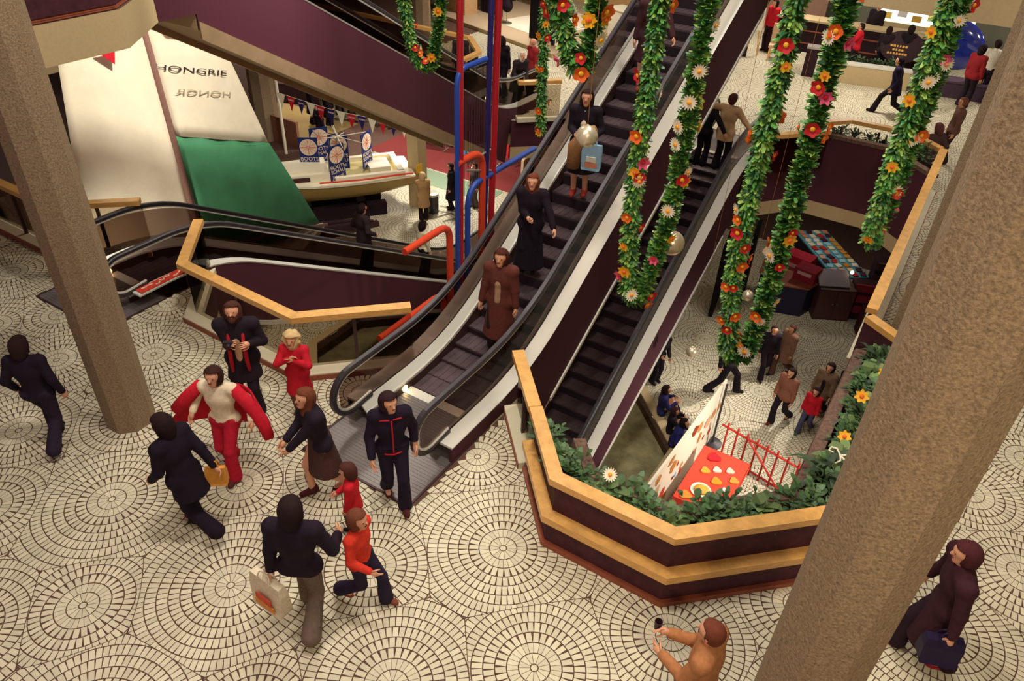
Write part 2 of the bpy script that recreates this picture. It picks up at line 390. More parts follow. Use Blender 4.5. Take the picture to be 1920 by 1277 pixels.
# upper floor, left and far pieces, roof, far walls
UPL = [(-9.45, -2.5), (-9.45, 5.9), (-10.27, 6.95), (-12.0, 6.95), (-12.0, 6.5), (-14.5, 5.85), (-26, 5.85), (-26, -2.5)]
mb = MB(); mb.prism(UPL, 4.15, 4.62, 1, side=0); mb.prism([(x + .1 if x < -12 else x - .5, y - .3) for x, y in UPL], 4.62, 5.0, 1)
struct(mb.build('trim_1', [cream, grout], fix=True))
UPR = [(11, 15.15), (11, 33), (-27, 33), (-27, 18.5), (-12.2, 18.5), (-10.2, 17.5), (-6.0, 17.5), (-5.95, 16.4), (-4.07, 16.4), (-4.07, 15.15)]
mb = MB(); mb.prism(UPR, 4.2, 5.0, 0); struct(mb.build('trim_2', cream, fix=True))
mb = MB(); mb.box((-8.6, 15, 11.65), (40, 38, 0.2)); struct(mb.build('ceiling', cream))
mb = MB(); mb.box((-8.6, 33.2, 3), (40, 0.3, 17.2)); struct(mb.build('wall_far', mat('grey_green_wall', '7d7a68', .8)))
mb = MB(); mb.box((11.1, 15, 3), (0.3, 38, 17.2)); struct(mb.build('wall_right', cream))
mb = MB(); mb.box((-28.4, 15, 3), (0.3, 38, 17.2)); struct(mb.build('wall_left', mat('dark_brown_wall', '42302a', .8)))
mb = MB(); mb.box((-8, 3.2, -3.05), (36, 0.3, 3.9)); struct(mb.build('wall_near', maroon))

# ---------------------------------------------------------------- octagonal concrete columns
def column(x, y, r, z0, z1, label, rot=22.5):
    mb = MB(); V = []
    a = [R(rot + 45 * i) for i in range(8)]
    prof = []
    for i in range(8):                                  # shallow vertical grooves beside every arris
        p = Vector((math.cos(a[i]), math.sin(a[i]))); q = Vector((math.cos(a[(i + 1) % 8]), math.sin(a[(i + 1) % 8])))
        prof += [p * r, (p * .93 + q * .07) * r]
    mb.prism([(x + p.x, y + p.y) for p in prof], z0, z1)
    mb.prism([(x + math.cos(t) * r * .97, y + math.sin(t) * r * .97) for t in a], z0 - .0, z0 + .012)
    return tag(mb.build('column', conc, fix=True), label, 'column', 'exposed aggregate columns')
column(-8.17, 3.80, 0.305, 0.004, 11.55, 'leaning-looking octagonal concrete column on the left of the paved floor', 22.5 + 2)
column(0.325, 3.53, 0.305, 0.004, 11.55, 'near octagonal concrete column crossing the right side in front of the planter', 22.5 + 8)
column(0.27, 11.15, 0.305, 0.004, 11.55, 'second octagonal concrete column just behind the near right one', 22.5)
mb = MB(); mb.box((-15.6, 19.15, -3.02), (0.46, 0.46, 3.95)); tag(mb.build('square_pillar', cream), 'tan square pillar on the lower floor behind the yellow hulled boat', 'column')
column(-24.4, 20.4, 0.5, -5, -1.05, 'grey column behind the white sails under the walkway', 0)

# ---------------------------------------------------------------- railings
RAILP = [(-0.08, 0.96), (0.08, 0.96), (0.08, 1.05), (-0.08, 1.05)]
def railing(path, label, kerb=True, glassp=True, posts=1.4, ends=(0, 0), z=0.0, group=None):
    root = thing('railing', label, 'railing', (path[0][0], path[0][1], z), 0, group)
    off = Vector(path[0])
    P = [tuple(Vector(p) - off) for p in path]
    mb = MB(); mb.sweep(P, RAILP); mb.build('handrail', wood, root, fix=True)
    if kerb:
        mb = MB(); mb.sweep(P, [(-0.16, 0.0), (0.1, 0.0), (0.1, 0.11), (-0.16, 0.11)]); mb.build('kerb', tile, root, fix=True)
        mb = MB(); mb.sweep(P, [(-0.172, 0.0), (-0.16, 0.0), (-0.16, 0.09), (-0.172, 0.09)]); mb.build('kerb_face', dkwood, root, fix=True)
    if glassp:
        mb = MB(); mb.sweep(P, [(0.02, 0.13), (0.032, 0.13), (0.032, 0.93), (0.02, 0.93)]); mb.build('glass_panel', clearglass, root, fix=True)
    for i in range(len(P) - 1):
        a, b = Vector(P[i]), Vector(P[i + 1]); n = max(1, int((b - a).length / posts))
        for k in range(n):
            q = a + (b - a) * ((k + 0.5) / n)
            mb = MB(); mb.box((q.x, q.y, 0.53), (0.05, 0.05, 0.9), rz=math.atan2(b.y - a.y, b.x - a.x)); mb.build('post', dkmetal, root)
    return root
# path direction keeps the opening on the left side
railing([(-5.86, 6.92), (-7.0, 5.78), (-9.38, 5.83), (-10.33, 6.9)][::-1], 'bright oak handrail with a bent corner between the two escalators', posts=1.9)
railing([(-20, 5.8), (-12.75, 5.8), (-11.72, 6.8)], 'oak handrail behind the left column by the sails', posts=2.2)
railing([(-2.7, 18.05), (-3.5, 17.1), (-3.95, 16.9)], 'short oak rail beside the top of the right escalator', posts=2, kerb=False)
railing([(-9.3, 17.35), (-10.1, 16.55)], 'short oak rail beside the foot of the upper left escalator', posts=3)
railing([(-12.3, 17.2), (-12.4, 18.15), (-13.5, 19.25), (-20, 19.3)], 'pale oak railing far behind the red and blue poles', posts=1.8)

# ---------------------------------------------------------------- planters along the opening
def planter(path, label, depth, inner_dz=0.85, tpath=None):
    """path runs along the outer face with the opening on the left"""
    off = Vector(path[0]); root = thing('planter', label, 'planter', (*off, 0)); P = [tuple(Vector(p) - off) for p in path]; TP = [tuple(Vector(p) - off) for p in (tpath or path)]
    def part(n, prof, m): mb = MB(); mb.sweep(TP if n == 'soil' else P, prof); return mb.build(n, m, root, fix=True)
    part('coping_rail', [(0.04, 0.97), (0.20, 0.97), (0.20, 1.06), (0.04, 1.06)], wood)
    part('upper_panel', [(0.12, 0.40), (0.19, 0.40), (0.19, 0.97), (0.12, 0.97)], dkmaroon)
    part('ledge_rail', [(-0.02, 0.42), (0.12, 0.42), (0.12, 0.52), (-0.02, 0.52)], wood)
    part('lower_panel', [(0.05, 0.07), (0.14, 0.07), (0.14, 0.42), (0.05, 0.42)], dkmaroon)
    part('plinth', [(0.0, 0.0), (0.14, 0.0), (0.14, 0.07), (0.0, 0.07)], dkwood)
    d = depth
    mb = MB(); mb.sweep(TP, [(0.2, -0.6), (d, -0.6), (d + .05, inner_dz - .1), (d + .03, inner_dz), (d - .12, inner_dz + .02), (d - .15, inner_dz - .16), (0.2, inner_dz - .16)])
    tr = mb.build('trough', rough_conc, root, fix=True)
    part('soil', [(0.2, inner_dz - .17), (d - .14, inner_dz - .17), (d - .14, inner_dz - .12), (0.2, inner_dz - .12)], soil)
    return root
NEAR = [(-4.12, 6.82), (-3.35, 5.97), (-2.55, 5.08), (-1.07, 5.08), (0.32, 6.42)]
railing([(-4.04, 6.89), (-3.28, 6.06)], 'short oak rail and tiled kerb between the escalator and the near planter', posts=.7)
planter(NEAR[1:], 'angular maroon planter with oak rails around the near end of the opening', 0.62, .85, [(-3.08, 5.67), (-2.55, 5.08), (-1.07, 5.08), (0.16, 6.26)])
planter([(0.36, 7.15), (0.36, 10.2), (-0.26, 10.62)], 'long maroon planter with oak rail behind the right column', 0.66, .72, [(0.36, 6.9), (0.36, 10.1)])
# far planter: its maroon inner face looks at the camera
fp = [(-0.42, 18.45), (-1.15, 19.1), (-2.45, 19.1), (-3.1, 18.35)]
off = Vector(fp[0]); root = thing('planter', 'far planter with a broad plain maroon inner face below plants', 'planter', (*off, 0)); P = [tuple(Vector(p) - off) for p in fp]
mb = MB(); mb.sweep(P, RAILP); mb.build('coping_rail', wood, root, fix=True)
for k in (0.2, 0.5, 0.8):
    q = Vector(P[0]).lerp(Vector(P[-1]), k); mb = MB(); mb.box((q.x * .99, q.y + (0.4 if k == .5 else .28), 0.8), (0.05, 0.05, 0.35)); mb.build('post', dkmetal, root)
INN = [(-0.36, 17.0), (-1.45, 18.05), (-3.0, 18.05), (-4.05, 16.7)]
OUTP = [(-0.38, 18.4), (-1.15, 19.0), (-2.45, 19.0), (-4.05, 17.3)]
mb = MB()
def strip(zb, zt, mi, shift=0.0):
    for i in range(3):
        a, b = Vector(INN[i]) - off, Vector(INN[i + 1]) - off
        mb.add([(a.x, a.y + shift * (zb + .7), zb), (b.x, b.y + shift * (zb + .7), zb), (b.x, b.y + shift * (zt + .7), zt), (a.x, a.y + shift * (zt + .7), zt)], [(3, 2, 1, 0)], mi)
strip(-0.7, 0.82, 0, 0.12); mb.build('inner_panel', maroon, root)
mb = MB(); strip(-1.05, -0.7, 0); mb.build('soffit_band', cream, root)
mb = MB(); poly = [(x - off.x, y - off.y + (0.18 if i < 4 else 0)) for i, (x, y) in enumerate(INN + OUTP[::-1])]; mb.prism(poly, -1.05, 0.66); mb.build('trough', soil, root, fix=True)
mb = MB(); mb.sweep([(x - off.x, y - off.y + .17) for x, y in INN], [(0.0, 0.80), (-0.16, 0.80), (-0.16, 0.88), (0.0, 0.88)]); mb.build('trough_rim', rough_conc, root, fix=True)
# straight run along the right edge
railing([(-0.33, 10.75), (-0.36, 18.42)], 'long straight oak handrail along the right side of the opening', posts=1.6)
# upper left planter on the floor above
mb = MB(); path = [(-9.45, -2), (-9.45, 5.88), (-10.27, 6.95)]
root = thing('planter', 'dark maroon planter on the upper floor edge at top left', 'planter', (0, 0, 0))
mb.sweep(path, [(0.03, 4.68), (0.45, 4.68), (0.45, 5.9), (0.03, 5.9)]); mb.build('panel', dkmaroon, root, fix=True)
for i, z in enumerate((4.63, 4.65, 4.67)):
    mb = MB(); mb.sweep(path, [(0.02 + i * .012, z), (0.3, z), (0.3, z + .015), (0.02 + i * .012, z + .015)]); mb.build('rail_strip', dkwood, root, fix=True)
# ---------------------------------------------------------------- escalators
def escalator(label, cx, yA, zA, zB, plateA=None, plateB=None, strip_h=0.07, red_sign=False, stepmark=0.0, eA=2.08):
    up = zB > zA; L = abs(zB - zA) / math.tan(R(30)); yB = yA + L
    root = thing('escalator', label, 'escalator', (cx, yA, zA), 0, 'escalators of the hall')
    def rel(p): return (p[0] - yA, p[1] - zA)
    base = [rel(p) for p in ((yA - 2.0, zA), (yA, zA), (yB, zB), (yB + 2.0, zB))]
    nose = [tuple(p) for p in fillet(base, 1.1, 8)]
    def nz(y): return float(np.interp(y, [p[0] for p in nose], [p[1] for p in nose]))
    H = 0.95
    # handrail path with a round newel at both ends
    def loop(h, e, rr):
        top = [(p[0], p[1] + h) for p in ([tuple(q) for q in fillet([rel((yA - (eA if e == 2.08 else e), zA)), rel((yA, zA)), rel((yB, zB)), rel((yB + e, zB))], 1.3, 9)])]
        a, b = top[0], top[-1]; r = rr
        A = [(a[0] - r * math.sin(t), a[1] - r + r * math.cos(t)) for t in (math.pi * k / 12 for k in range(1, 13))]
        Bq = [(b[0] + r * math.sin(t), b[1] - r + r * math.cos(t)) for t in (math.pi * k / 12 for k in range(1, 13))]
        tail = [(A[-1][0] + .35, A[-1][1] + .03)]; tailB = [(Bq[-1][0] - .35, Bq[-1][1] + .03)]
        return tail + A[::-1] + top + Bq + tailB
    def ribbon(x, path, w, t, m, name, off=0.0):
        n = len(path); V = []
        for i, p in enumerate(path):
            a = Vector(path[max(i - 1, 0)]); b = Vector(path[min(i + 1, n - 1)]); d = (b - a).normalized(); nrm = Vector((-d.y, d.x))
            for dx, dn in ((-w / 2, -t / 2), (w / 2, -t / 2), (w / 2 * 1.0, t / 4), (w / 3, t / 2), (-w / 3, t / 2), (-w / 2, t / 4)):
                q = Vector(p) + nrm * (dn + off); V.append((x + dx, q.x, q.y))
        mb = MB(); mb.add(V, [(i * 6 + j, i * 6 + (j + 1) % 6, (i + 1) * 6 + (j + 1) % 6, (i + 1) * 6 + j) for i in range(n - 1) for j in range(6)] + [tuple(range(6)), tuple((n - 1) * 6 + j for j in range(6))])
        return mb.build(name, m, root, smooth=False, fix=True)
    HP = loop(H, 2.08, 0.34)
    core = [q for q in nose if -min(1.75, eA - .1) <= q[0] <= L + 1.75]
    full = [(-1.95 if eA > 2 else -eA + .05, 0.0)] + core + [(L + 1.95, zB - zA)]
    for s in (-1, 1):
        ribbon(s * 0.65, HP, 0.085, 0.06, rubber, 'handrail')
        ribbon(s * 0.65, HP, 0.05, 0.035, palesteel, 'handrail_guide', -0.05)
        # glass balustrade
        G = [(p[0], p[1]) for p in loop(H - 0.06, 2.08, 0.29)[1:-1]]
        mb = MB(); V = []; n = len(nose)
        top = [(-eA - .22, H - .2), (-eA - .02, H - 0.07)] + [(q[0], q[1] + H - 0.07) for q in core] + [(L + 2.1, zB - zA + H - .07), (L + 2.3, zB - zA + H - .2)]
        bot = [(-eA - .22, .3), (-eA - .02, .27)] + [(q[0], q[1] + 0.27) for q in core] + [(L + 2.1, zB - zA + .27), (L + 2.3, zB - zA + .3)]
        n = len(top); V = [(s * 0.65 + d, *p) for d in (-.005, .005) for p in top + bot]
        mb.add(V, [(i, i + 1, n + i + 1, n + i) for i in range(n - 1)] + [(2 * n + i, 3 * n + i, 3 * n + i + 1, 2 * n + i + 1) for i in range(n - 1)])
        mb.build('glass_balustrade', glass, root, fix=True)
        # decks and skirting
        def sl(prof, m, name):
            mb = MB(); mb.slope(full, [(s * x, z) for x, z in prof]); return mb.build(name, m, root, fix=True)
        sl([(0.66, 0.25), (0.875, 0.25), (0.885, 0.28), (0.66, 0.285)], palesteel, 'outer_deck')
        sl([(0.64, 0.285), (0.64, 0.25), (0.55, 0.15), (0.545, 0.18)], palesteel, 'inner_deck')
        sl([(0.545, 0.18), (0.545, 0.12), (0.525, 0.12), (0.525, 0.165)], palesteel, 'skirt_trim')
        sl([(0.54, 0.14), (0.54, -0.12), (0.515, -0.12), (0.515, 0.13)], skirt, 'skirting')
        # cladding
        mb = MB(); P = []
        ys = sorted(set([y for y, z in full] + [-.65, 0.0, 0.001, L]))
        for y in ys:
            z = float(np.interp(y, [q[0] for q in full], [q[1] for q in full])); lo = min(max(zB - zA, 0), max(min(zB - zA, 0), (zB - zA) / L * y)) - 1.08
            if not up and y <= 0: lo = -.85
            if up and y < 0.0: lo = 0.0
            if not up and y < -1.3: lo = 0.0
            if y > L + 0.1 and not up: lo = zB - zA
            if zA + lo < -5.0: lo = -5.0 - zA
            if up or y >= -.66: P.append((y, z + 0.25, lo))
        n = len(P)
        def panel(x0, x1, f, m, name):
            mb = MB(); Q = [f(p) for p in P]
            V = [(s * x, y, z) for x in (x0, x1) for y, zt, zl in Q for z in (zt, zl)]
            Fs = []
            for i in range(n - 1):
                a = 2 * i; b = 2 * n + 2 * i
                Fs += [(a, a + 2, a + 3, a + 1), (b, b + 1, b + 3, b + 2), (a, b, b + 2, a + 2), (a + 1, a + 3, b + 3, b + 1)]
            Fs += [(0, 1, 2 * n + 1, 2 * n), (2 * n - 2, 4 * n - 2, 4 * n - 1, 2 * n - 1)]
            mb.add(V, Fs); return mb.build(name, m, root, fix=True)
        panel(0.83, 0.87, lambda p: p, maroon, 'side_panel')
        P2 = [p for p in P if (0.6 if up else 0.0) < p[0] < L - .2]
        P = P2; n = len(P)
        panel(0.84, 0.895, lambda p: (p[0], p[2] + 0.0 + strip_h * .5, p[2] - strip_h * .5), tansteel if strip_h > .1 else palesteel, 'bottom_strip')
    mb = MB(); mb.slope(([] if up else [(-.65, -.86), (0.0, -.86)]) + [(p[0], p[2]) for p in P], [(-.83, 0), (.83, 0), (.83, .04), (-.83, .04)]); mb.build('soffit', cream, root, fix=True)
    # steps, one mesh shared by all
    p = 0.346; me = None; k0, k1 = -4, int(L / p) + 4
    mb = MB(); d = 1 if up else -1
    mb.box((0, d * .2, -.02), (1.02, .40, .04), 0); mb.box((0, d * .01, -.13), (1.02, .02, .2), 1)
    for k in range(9): mb.box((-.45 + k * .1125, d * .2, .002), (.05, .38, .008), 0)
    st = mb.build('step', [stepm, stepr], root)
    first = True
    for k in range(k0, k1):
        y = (k + stepmark) * p if up else (k + stepmark) * p + 0.2
        if y < -1.15 or y > L + 1.0: continue
        z = nz(y + (0.02 if up else -0.02))
        if up and zA + z < -5: continue
        o = st if first else st.copy()
        if not first: COL.objects.link(o); o.parent = root
        o.location = (0, y, z + .0); first = False
    for nm, y0, y1, zz in (('landing_plate', *(plateA or (-2.85, -1.1)), 0.0), ('landing_plate', *(plateB or (L + 1.1, L + 2.6)), zB - zA)):
        mb = MB(); mb.box((0, (y0 + y1) / 2, zz + .004), (1.74, y1 - y0, .016), 0)
        for e in (-1, 1): mb.box((e * .865, (y0 + y1) / 2, zz + .008), (.03, y1 - y0, .02), 1)
        for e in (y0, y1): mb.box((0, e, zz + .008), (1.74, .03, .02), 1)
        nr = int((y1 - y0) / .05)
        for k in range(nr): mb.box((0, y0 + (k + .5) * (y1 - y0) / nr, zz + .0135), (1.68, .018, .005), 0)
        mb.build(nm, [plate, dkmetal], root)
    for y, zz in ((-1.12, 0), (L + 1.1, zB - zA)):
        mb = MB(); mb.box((0, y, zz + .012), (1.03, .16, .02)); mb.build('comb_plate', palesteel, root)
        for s in (-1, 1):
            mb = MB(); mb.lathe([(0.001, -.006), (.05, -.006), (.05, .004), (.03, .008), (.001, .008)], n=12); o = mb.build('comb_lamp', lampm, root)
            o.rotation_euler = (0, -s * R(90), 0); o.location = (s * .508, y - .06 if y < 0 else y + .06, zz + .075)
    if red_sign:
        sgn = MB(); sgn.box((0.775, -.95, .292), (.17, 1.05, .008)); o = sgn.build('red_sign_strip', cloth('c3402f', .5), root)
        rr = random.Random(4); mb = MB()
        for k in range(9): mb.tube([(0.72 + rr.random() * .1, -1.4 + k * .11, .299), (0.74 + rr.random() * .1, -1.34 + k * .11, .299), (0.71 + rr.random() * .11, -1.31 + k * .11, .299)], .011, 4)
        mb.build('white_lettering', whitep, o)
    return root
escalator('escalator climbing from the middle floor with people riding down it', -5.02, 7.5, 0.0, 5.0, plateA=(-2.82, -1.1), stepmark=.1)
escalator('empty escalator on the right coming up from the basin with a couple at its top', -4.96, 7.94, -5.0, 0.0, stepmark=.4)
escalator('escalator high on the left with a broad maroon side, coming down from the upper floor', -11.13, 7.6, 5.0, 0.0, plateB=(9.9, 10.9), strip_h=.26)
escalator('escalator going down on the left between the sails and the bent handrail', -11.13, 7.05, 0.0, -5.0, plateA=(-2.27, -1.1), strip_h=.1, red_sign=True, eA=1.58)
# ---------------------------------------------------------------- people: smooth bodies from blended limbs
def smooth_mesh(prims, h, cuts=()):
    lo = np.min([np.minimum(a, b) - max(r1, r2) for a, b, r1, r2, sy, k in prims], 0) - 3 * h
    hi = np.max([np.maximum(a, b) + max(r1, r2) for a, b, r1, r2, sy, k in prims], 0) + 3 * h
    n = np.ceil((hi - lo) / h).astype(int) + 1
    X = [lo[i] + h * np.arange(n[i]) for i in range(3)]
    f = np.full(n, 1.0)
    for a, b, r1, r2, sy, k in prims:
        m = max(r1, r2) + 0.06
        s0 = np.clip(((np.minimum(a, b) - m - lo) / h).astype(int), 0, n - 1); s1 = np.clip(np.ceil((np.maximum(a, b) + m - lo) / h).astype(int) + 1, 1, n)
        x, y, z = (X[i][s0[i]:s1[i]] for i in range(3))
        px_, py_, pz_ = x[:, None, None] - a[0], y[None, :, None] - a[1], z[None, None, :] - a[2]
        ba = b - a; L = ba @ ba
        t = np.clip((px_ * ba[0] + py_ * ba[1] + pz_ * ba[2]) / L, 0, 1) if L > 1e-9 else 0.0
        d = (np.sqrt((px_ - t * ba[0]) ** 2 + ((py_ - t * ba[1]) / sy) ** 2 + (pz_ - t * ba[2]) ** 2) - (r1 + (r2 - r1) * t)) * min(1, sy)
        sl = tuple(slice(s0[i], s1[i]) for i in range(3)); g = f[sl]
        hh = np.maximum(k - np.abs(g - d), 0) / k
        f[sl] = np.minimum(g, d) - hh * hh * k * 0.25
    for c in cuts: f = np.maximum(f, c(X[0][:, None, None], X[1][None, :, None], X[2][None, None, :]))
    ins = f < 0; nx, ny, nz = n
    cnt = np.zeros((nx - 1, ny - 1, nz - 1)); acc = np.zeros((nx - 1, ny - 1, nz - 1, 3))
    def corner(i, j, k_): return (slice(i, nx - 1 + i), slice(j, ny - 1 + j), slice(k_, nz - 1 + k_))
    for ax in range(3):
        for u in (0, 1):
            for v in (0, 1):
                c0 = [0, 0, 0]; o = [i for i in range(3) if i != ax]; c0[o[0]] = u; c0[o[1]] = v; c1 = list(c0); c1[ax] = 1
                fa, fb = f[corner(*c0)], f[corner(*c1)]; cr = (fa < 0) != (fb < 0)
                t = np.where(cr, fa / np.where(cr, fa - fb, 1), 0)
                cnt += cr
                for q in range(3): acc[..., q] += np.where(cr, t if q == ax else c0[q], 0)
    act = cnt > 0; idx = np.full(act.shape, -1); idx[act] = np.arange(act.sum())
    I = np.argwhere(act); V = lo + h * (I + acc[act] / cnt[act][:, None])
    Fs = []
    for ax in range(3):
        sl0 = [slice(None)] * 3; sl1 = [slice(None)] * 3; sl0[ax] = slice(0, n[ax] - 1); sl1[ax] = slice(1, n[ax])
        A, B = ins[tuple(sl0)], ins[tuple(sl1)]; E = np.argwhere(A != B)
        o = [(ax + 1) % 3, (ax + 2) % 3]
        E = E[(E[:, o[0]] > 0) & (E[:, o[1]] > 0) & (E[:, o[0]] < n[o[0]] - 1) & (E[:, o[1]] < n[o[1]] - 1)]
        if not len(E): continue
        flip = A[tuple(E.T)]
        def cell(du, dv):
            c = E.copy(); c[:, o[0]] -= du; c[:, o[1]] -= dv; return idx[tuple(c.T)]
        q = np.stack([cell(1, 1), cell(0, 1), cell(0, 0), cell(1, 0)], 1)
        q[~flip] = q[~flip][:, ::-1]; Fs.append(q)
    return V, np.concatenate(Fs)
def va(*p): return np.array(p, float)
def ik(p, t, l1, l2, pole):
    d = t - p; D = np.linalg.norm(d)
    if D > (l1 + l2) * .999: d = d / D; t = p + d * (l1 + l2) * .999; D = (l1 + l2) * .999
    u = d / np.linalg.norm(d); a = (l1 * l1 - l2 * l2 + D * D) / (2 * D); h = math.sqrt(max(l1 * l1 - a * a, 0))
    w = pole - u * (pole @ u); w = w / (np.linalg.norm(w) + 1e-9)
    return p + u * a + w * h, t
NPEOPLE = [0]
def person(label, loc, face, H=1.74, top='241a26', topkind='jacket', hem=None, legs='2a2230', flare=1.0, skirt=None, shoes='241a1c', hair='2a1a18', hairkind='short',
           feet=((.09, .02, 0), (-.09, -.02, 0)), hands=((.24, .06, .80), (-.24, .06, .80)), lean=0, twist=0, hy=0, hp=0, hip=None, shirt=None, skin=None, h=None, curl=.6, hs=1.0, sleeves=True, wide=1.0, extras=None, scarf=None, tpole=None, group=None, eyes=True, beard=False):
    s = H / 1.75; h = h or 0.0135
    root = thing('person', label, 'person', loc, R(face - 90), group)
    sk = skinm if skin is None else cloth(skin, .6)
    hd = hs
    Lt, Ls, Au, Af = .43 * s, .41 * s, .285 * s, .25 * s
    F_ = [va(f[0], f[1], f[2] + .085 / 1) * va(s, s, s) for f in feet]
    pz = .925 * s if hip is None else hip * s
    if hip is None:
        for i, f in enumerate(F_):
            dx, dy = f[0] - (.09 if i == 0 else -.09) * s, f[1]
            pz = min(pz, f[2] + math.sqrt(max((Lt + Ls) ** 2 - dx * dx - dy * dy, .05)) - .005)
    pel = va(0, 0, pz); cl, sn = math.cos(R(lean)), math.sin(R(lean))
    def up(x, y, z): return pel + va(x, y * cl + z * sn, -y * sn + z * cl) * s
    ch, nk = up(0, 0, .33), up(0, -.01, .54)
    ct, st_ = math.cos(R(twist)), math.sin(R(twist))
    sh = [up(q * .175 * wide * ct, q * .175 * st_, .475) for q in (1, -1)]
    hipj = [pel + va(q * .09, 0, -.02) * s for q in (1, -1)]
    headc = up(0, .015, .54) + va(0, .02, .135 * hd) * s
    P_body = []; leg = []; arm = []
    def c(a, b, r1, r2=None, sy=1.0, k=.03): return (np.asarray(a, float), np.asarray(b, float), r1 * s, (r1 if r2 is None else r2) * s, sy, k * s)
    for i in range(2):
        kn, an = ik(hipj[i], F_[i], Lt, Ls, va(0, 1, 0.15)); leg.append((hipj[i], kn, an))
        pole = va(.5 if i == 0 else -.5, -1, -.3) if tpole is None else va(*tpole[i])
        tgt = va(*hands[i]) * s
        el, wr = ik(sh[i], tgt, Au, Af, pole); arm.append((sh[i], el, wr))
    pelv = [c(hipj[0], hipj[1], .105, sy=.95), c(pel + va(0, 0, .02) * s, ch, .125, .14, .78, .05)]
    chest = [c(ch - va(.05, 0, 0) * s, ch + va(.05, 0, 0) * s, .125, sy=.82, k=.05), c(sh[0], sh[1], .062, sy=1.05, k=.06)]
    P_body += pelv + chest + [c(up(0, -.005, .48), headc - va(0, .0, .07) * s, .056, .052, k=.03)]
    for (a, k_, f) in leg: P_body += [c(a, k_, .085, .056), c(k_, f, .055, .042), c(f + va(0, 0, -.03) * s, f + va(0, .13, -.05) * s, .042, .03, k=.02)]
    for (a, e, w) in arm: P_body += [c(a, e, .05, .04), c(e, w, .04, .028)]
    # head
    yaw, pit = R(hy), R(hp)
    def hd_(x, y, z):
        y, z = y * math.cos(pit) + z * math.sin(pit), z * math.cos(pit) - y * math.sin(pit)
        x, y = x * math.cos(yaw) - y * math.sin(yaw), x * math.sin(yaw) + y * math.cos(yaw)
        return headc + va(x, y, z) * s * hd
    P_head = [c(hd_(0, -.018, .025), hd_(0, .012, .03), .085 * hd, .082 * hd, k=.02), c(hd_(0, .03, .0), hd_(0, .042, -.088), .066 * hd, .040 * hd, k=.025),
              c(hd_(0, .088, .0), hd_(0, .106, -.028), .010 * hd, .015 * hd, k=.012), c(hd_(.08, 0, .0), hd_(.085, -.005, -.02), .016 * hd, k=.01), c(hd_(-.08, 0, .0), hd_(-.085, -.005, -.02), .016 * hd, k=.01),
              c(hd_(-.03, .08, .028), hd_(.03, .08, .028), .014 * hd, k=.015), c(hd_(0, -.02, -.06), hd_(0, -.02, -.06), .055 * hd, k=.03)]
    P_body += P_head
    fing = MB()
    for i, (a, e, w) in enumerate(arm):
        d = (w - e); d = d / np.linalg.norm(d); q = 1 if i == 0 else -1
        nrm = va(-q, .3, 0) - d * (va(-q, .3, 0) @ d); nrm = nrm / (np.linalg.norm(nrm) + 1e-9); sd = np.cross(d, nrm)
        if sd[1] < 0: sd = -sd
        P_body += [c(w, w + d * .075 * s, .026, .034, k=.015), c(w + d * .06 * s - sd * .022 * s, w + d * .06 * s + sd * .022 * s, .02, k=.015)]
        for j, (o, Lf) in enumerate(((.030, .072), (.010, .080), (-.010, .075), (-.029, .058))):
            pts = [w + d * .05 * s + sd * o * s, w + d * .095 * s + sd * o * 1.1 * s]
            ang = 0
            for m in range(3):
                ang += (.35 + .12 * j) * curl; pts.append(pts[-1] + (d * math.cos(ang) + nrm * math.sin(ang)) * Lf / 3 * s)
            fing.tube(pts, [.0095 * s, .0095 * s, .009 * s, .008 * s, .006 * s], 6)
        b = w + d * .025 * s + sd * .022 * s
        fing.tube([b, b + (d * .5 + sd * .8 + nrm * .2) * .035 * s, b + (d * .8 + sd * .75 + nrm * .5) * .055 * s, b + (d * 1.25 + sd * .7 + nrm * .8) * .06 * s], [.013 * s, .011 * s, .009 * s, .007 * s], 6)
    V, Fq = smooth_mesh(P_body, h)
    Fl = [tuple(f) for f in Fq.tolist()]; nv = len(V)
    me = bpy.data.meshes.new('body'); me.from_pydata(V.tolist() + [tuple(v) for v in fing.v], [], Fl + [tuple(i + nv for i in f) for f in fing.f])
    me.materials.append(sk); me.polygons.foreach_set('use_smooth', [True] * len(me.polygons)); me.update()
    o = bpy.data.objects.new('body', me); COL.objects.link(o); o.parent = root
    def piece(name, prims, colr, cuts=()):
        V, Fq = smooth_mesh(prims, h, cuts); return npmesh(name, V, Fq, cloth(colr) if isinstance(colr, str) else colr, root)
    def infl(pr, g): return [(a, b, r1 + g * s, r2 + g * s, sy, k) for a, b, r1, r2, sy, k in pr]
    # legs
    if legs:
        pr = infl(pelv[:1], .012) + [c(pel, pel + va(0, 0, .08) * s, .137, .137, .8)]
        for (a, k_, f) in leg:
            pr += [c(a, k_, .100, .072, k=.03), c(k_, f + (f - k_) * .02, .070, .062 + .028 * flare, k=.02)]
        fl = min(f[2] for _, _, f in leg)
        cuts = [lambda x, y, z: (pel[2] + .12 * s) * 1.0 - z if False else z - (pel[2] + .11 * s)]
        cuts.append(lambda x, y, z: (fl - .055 * s) - z)
        piece('trousers', pr, legs, cuts)
    if skirt:
        colr, zb = skirt; zb = zb * s
        pr = [c(pel + va(0, 0, .12) * s, pel, .125, .155, .85), c(pel, va(0, sum(f[1] for f in F_) / 2 * .6 / 1, zb), .16, .245, .85)]
        piece('skirt', pr, colr, [lambda x, y, z: zb - z, lambda x, y, z: z - (pel[2] + .14 * s)])
    # upper garment
    tz = hem if hem is not None else {'jacket': .80, 'shirt': .88, 'coat': .48}[topkind]
    tzs = tz * s if hip is None else pel[2] + (tz - .925) * s
    g = {'jacket': .022, 'shirt': .014, 'coat': .028}[topkind]
    pr = infl(chest, g) + infl(pelv[1:], g) + infl(pelv[:1], g)
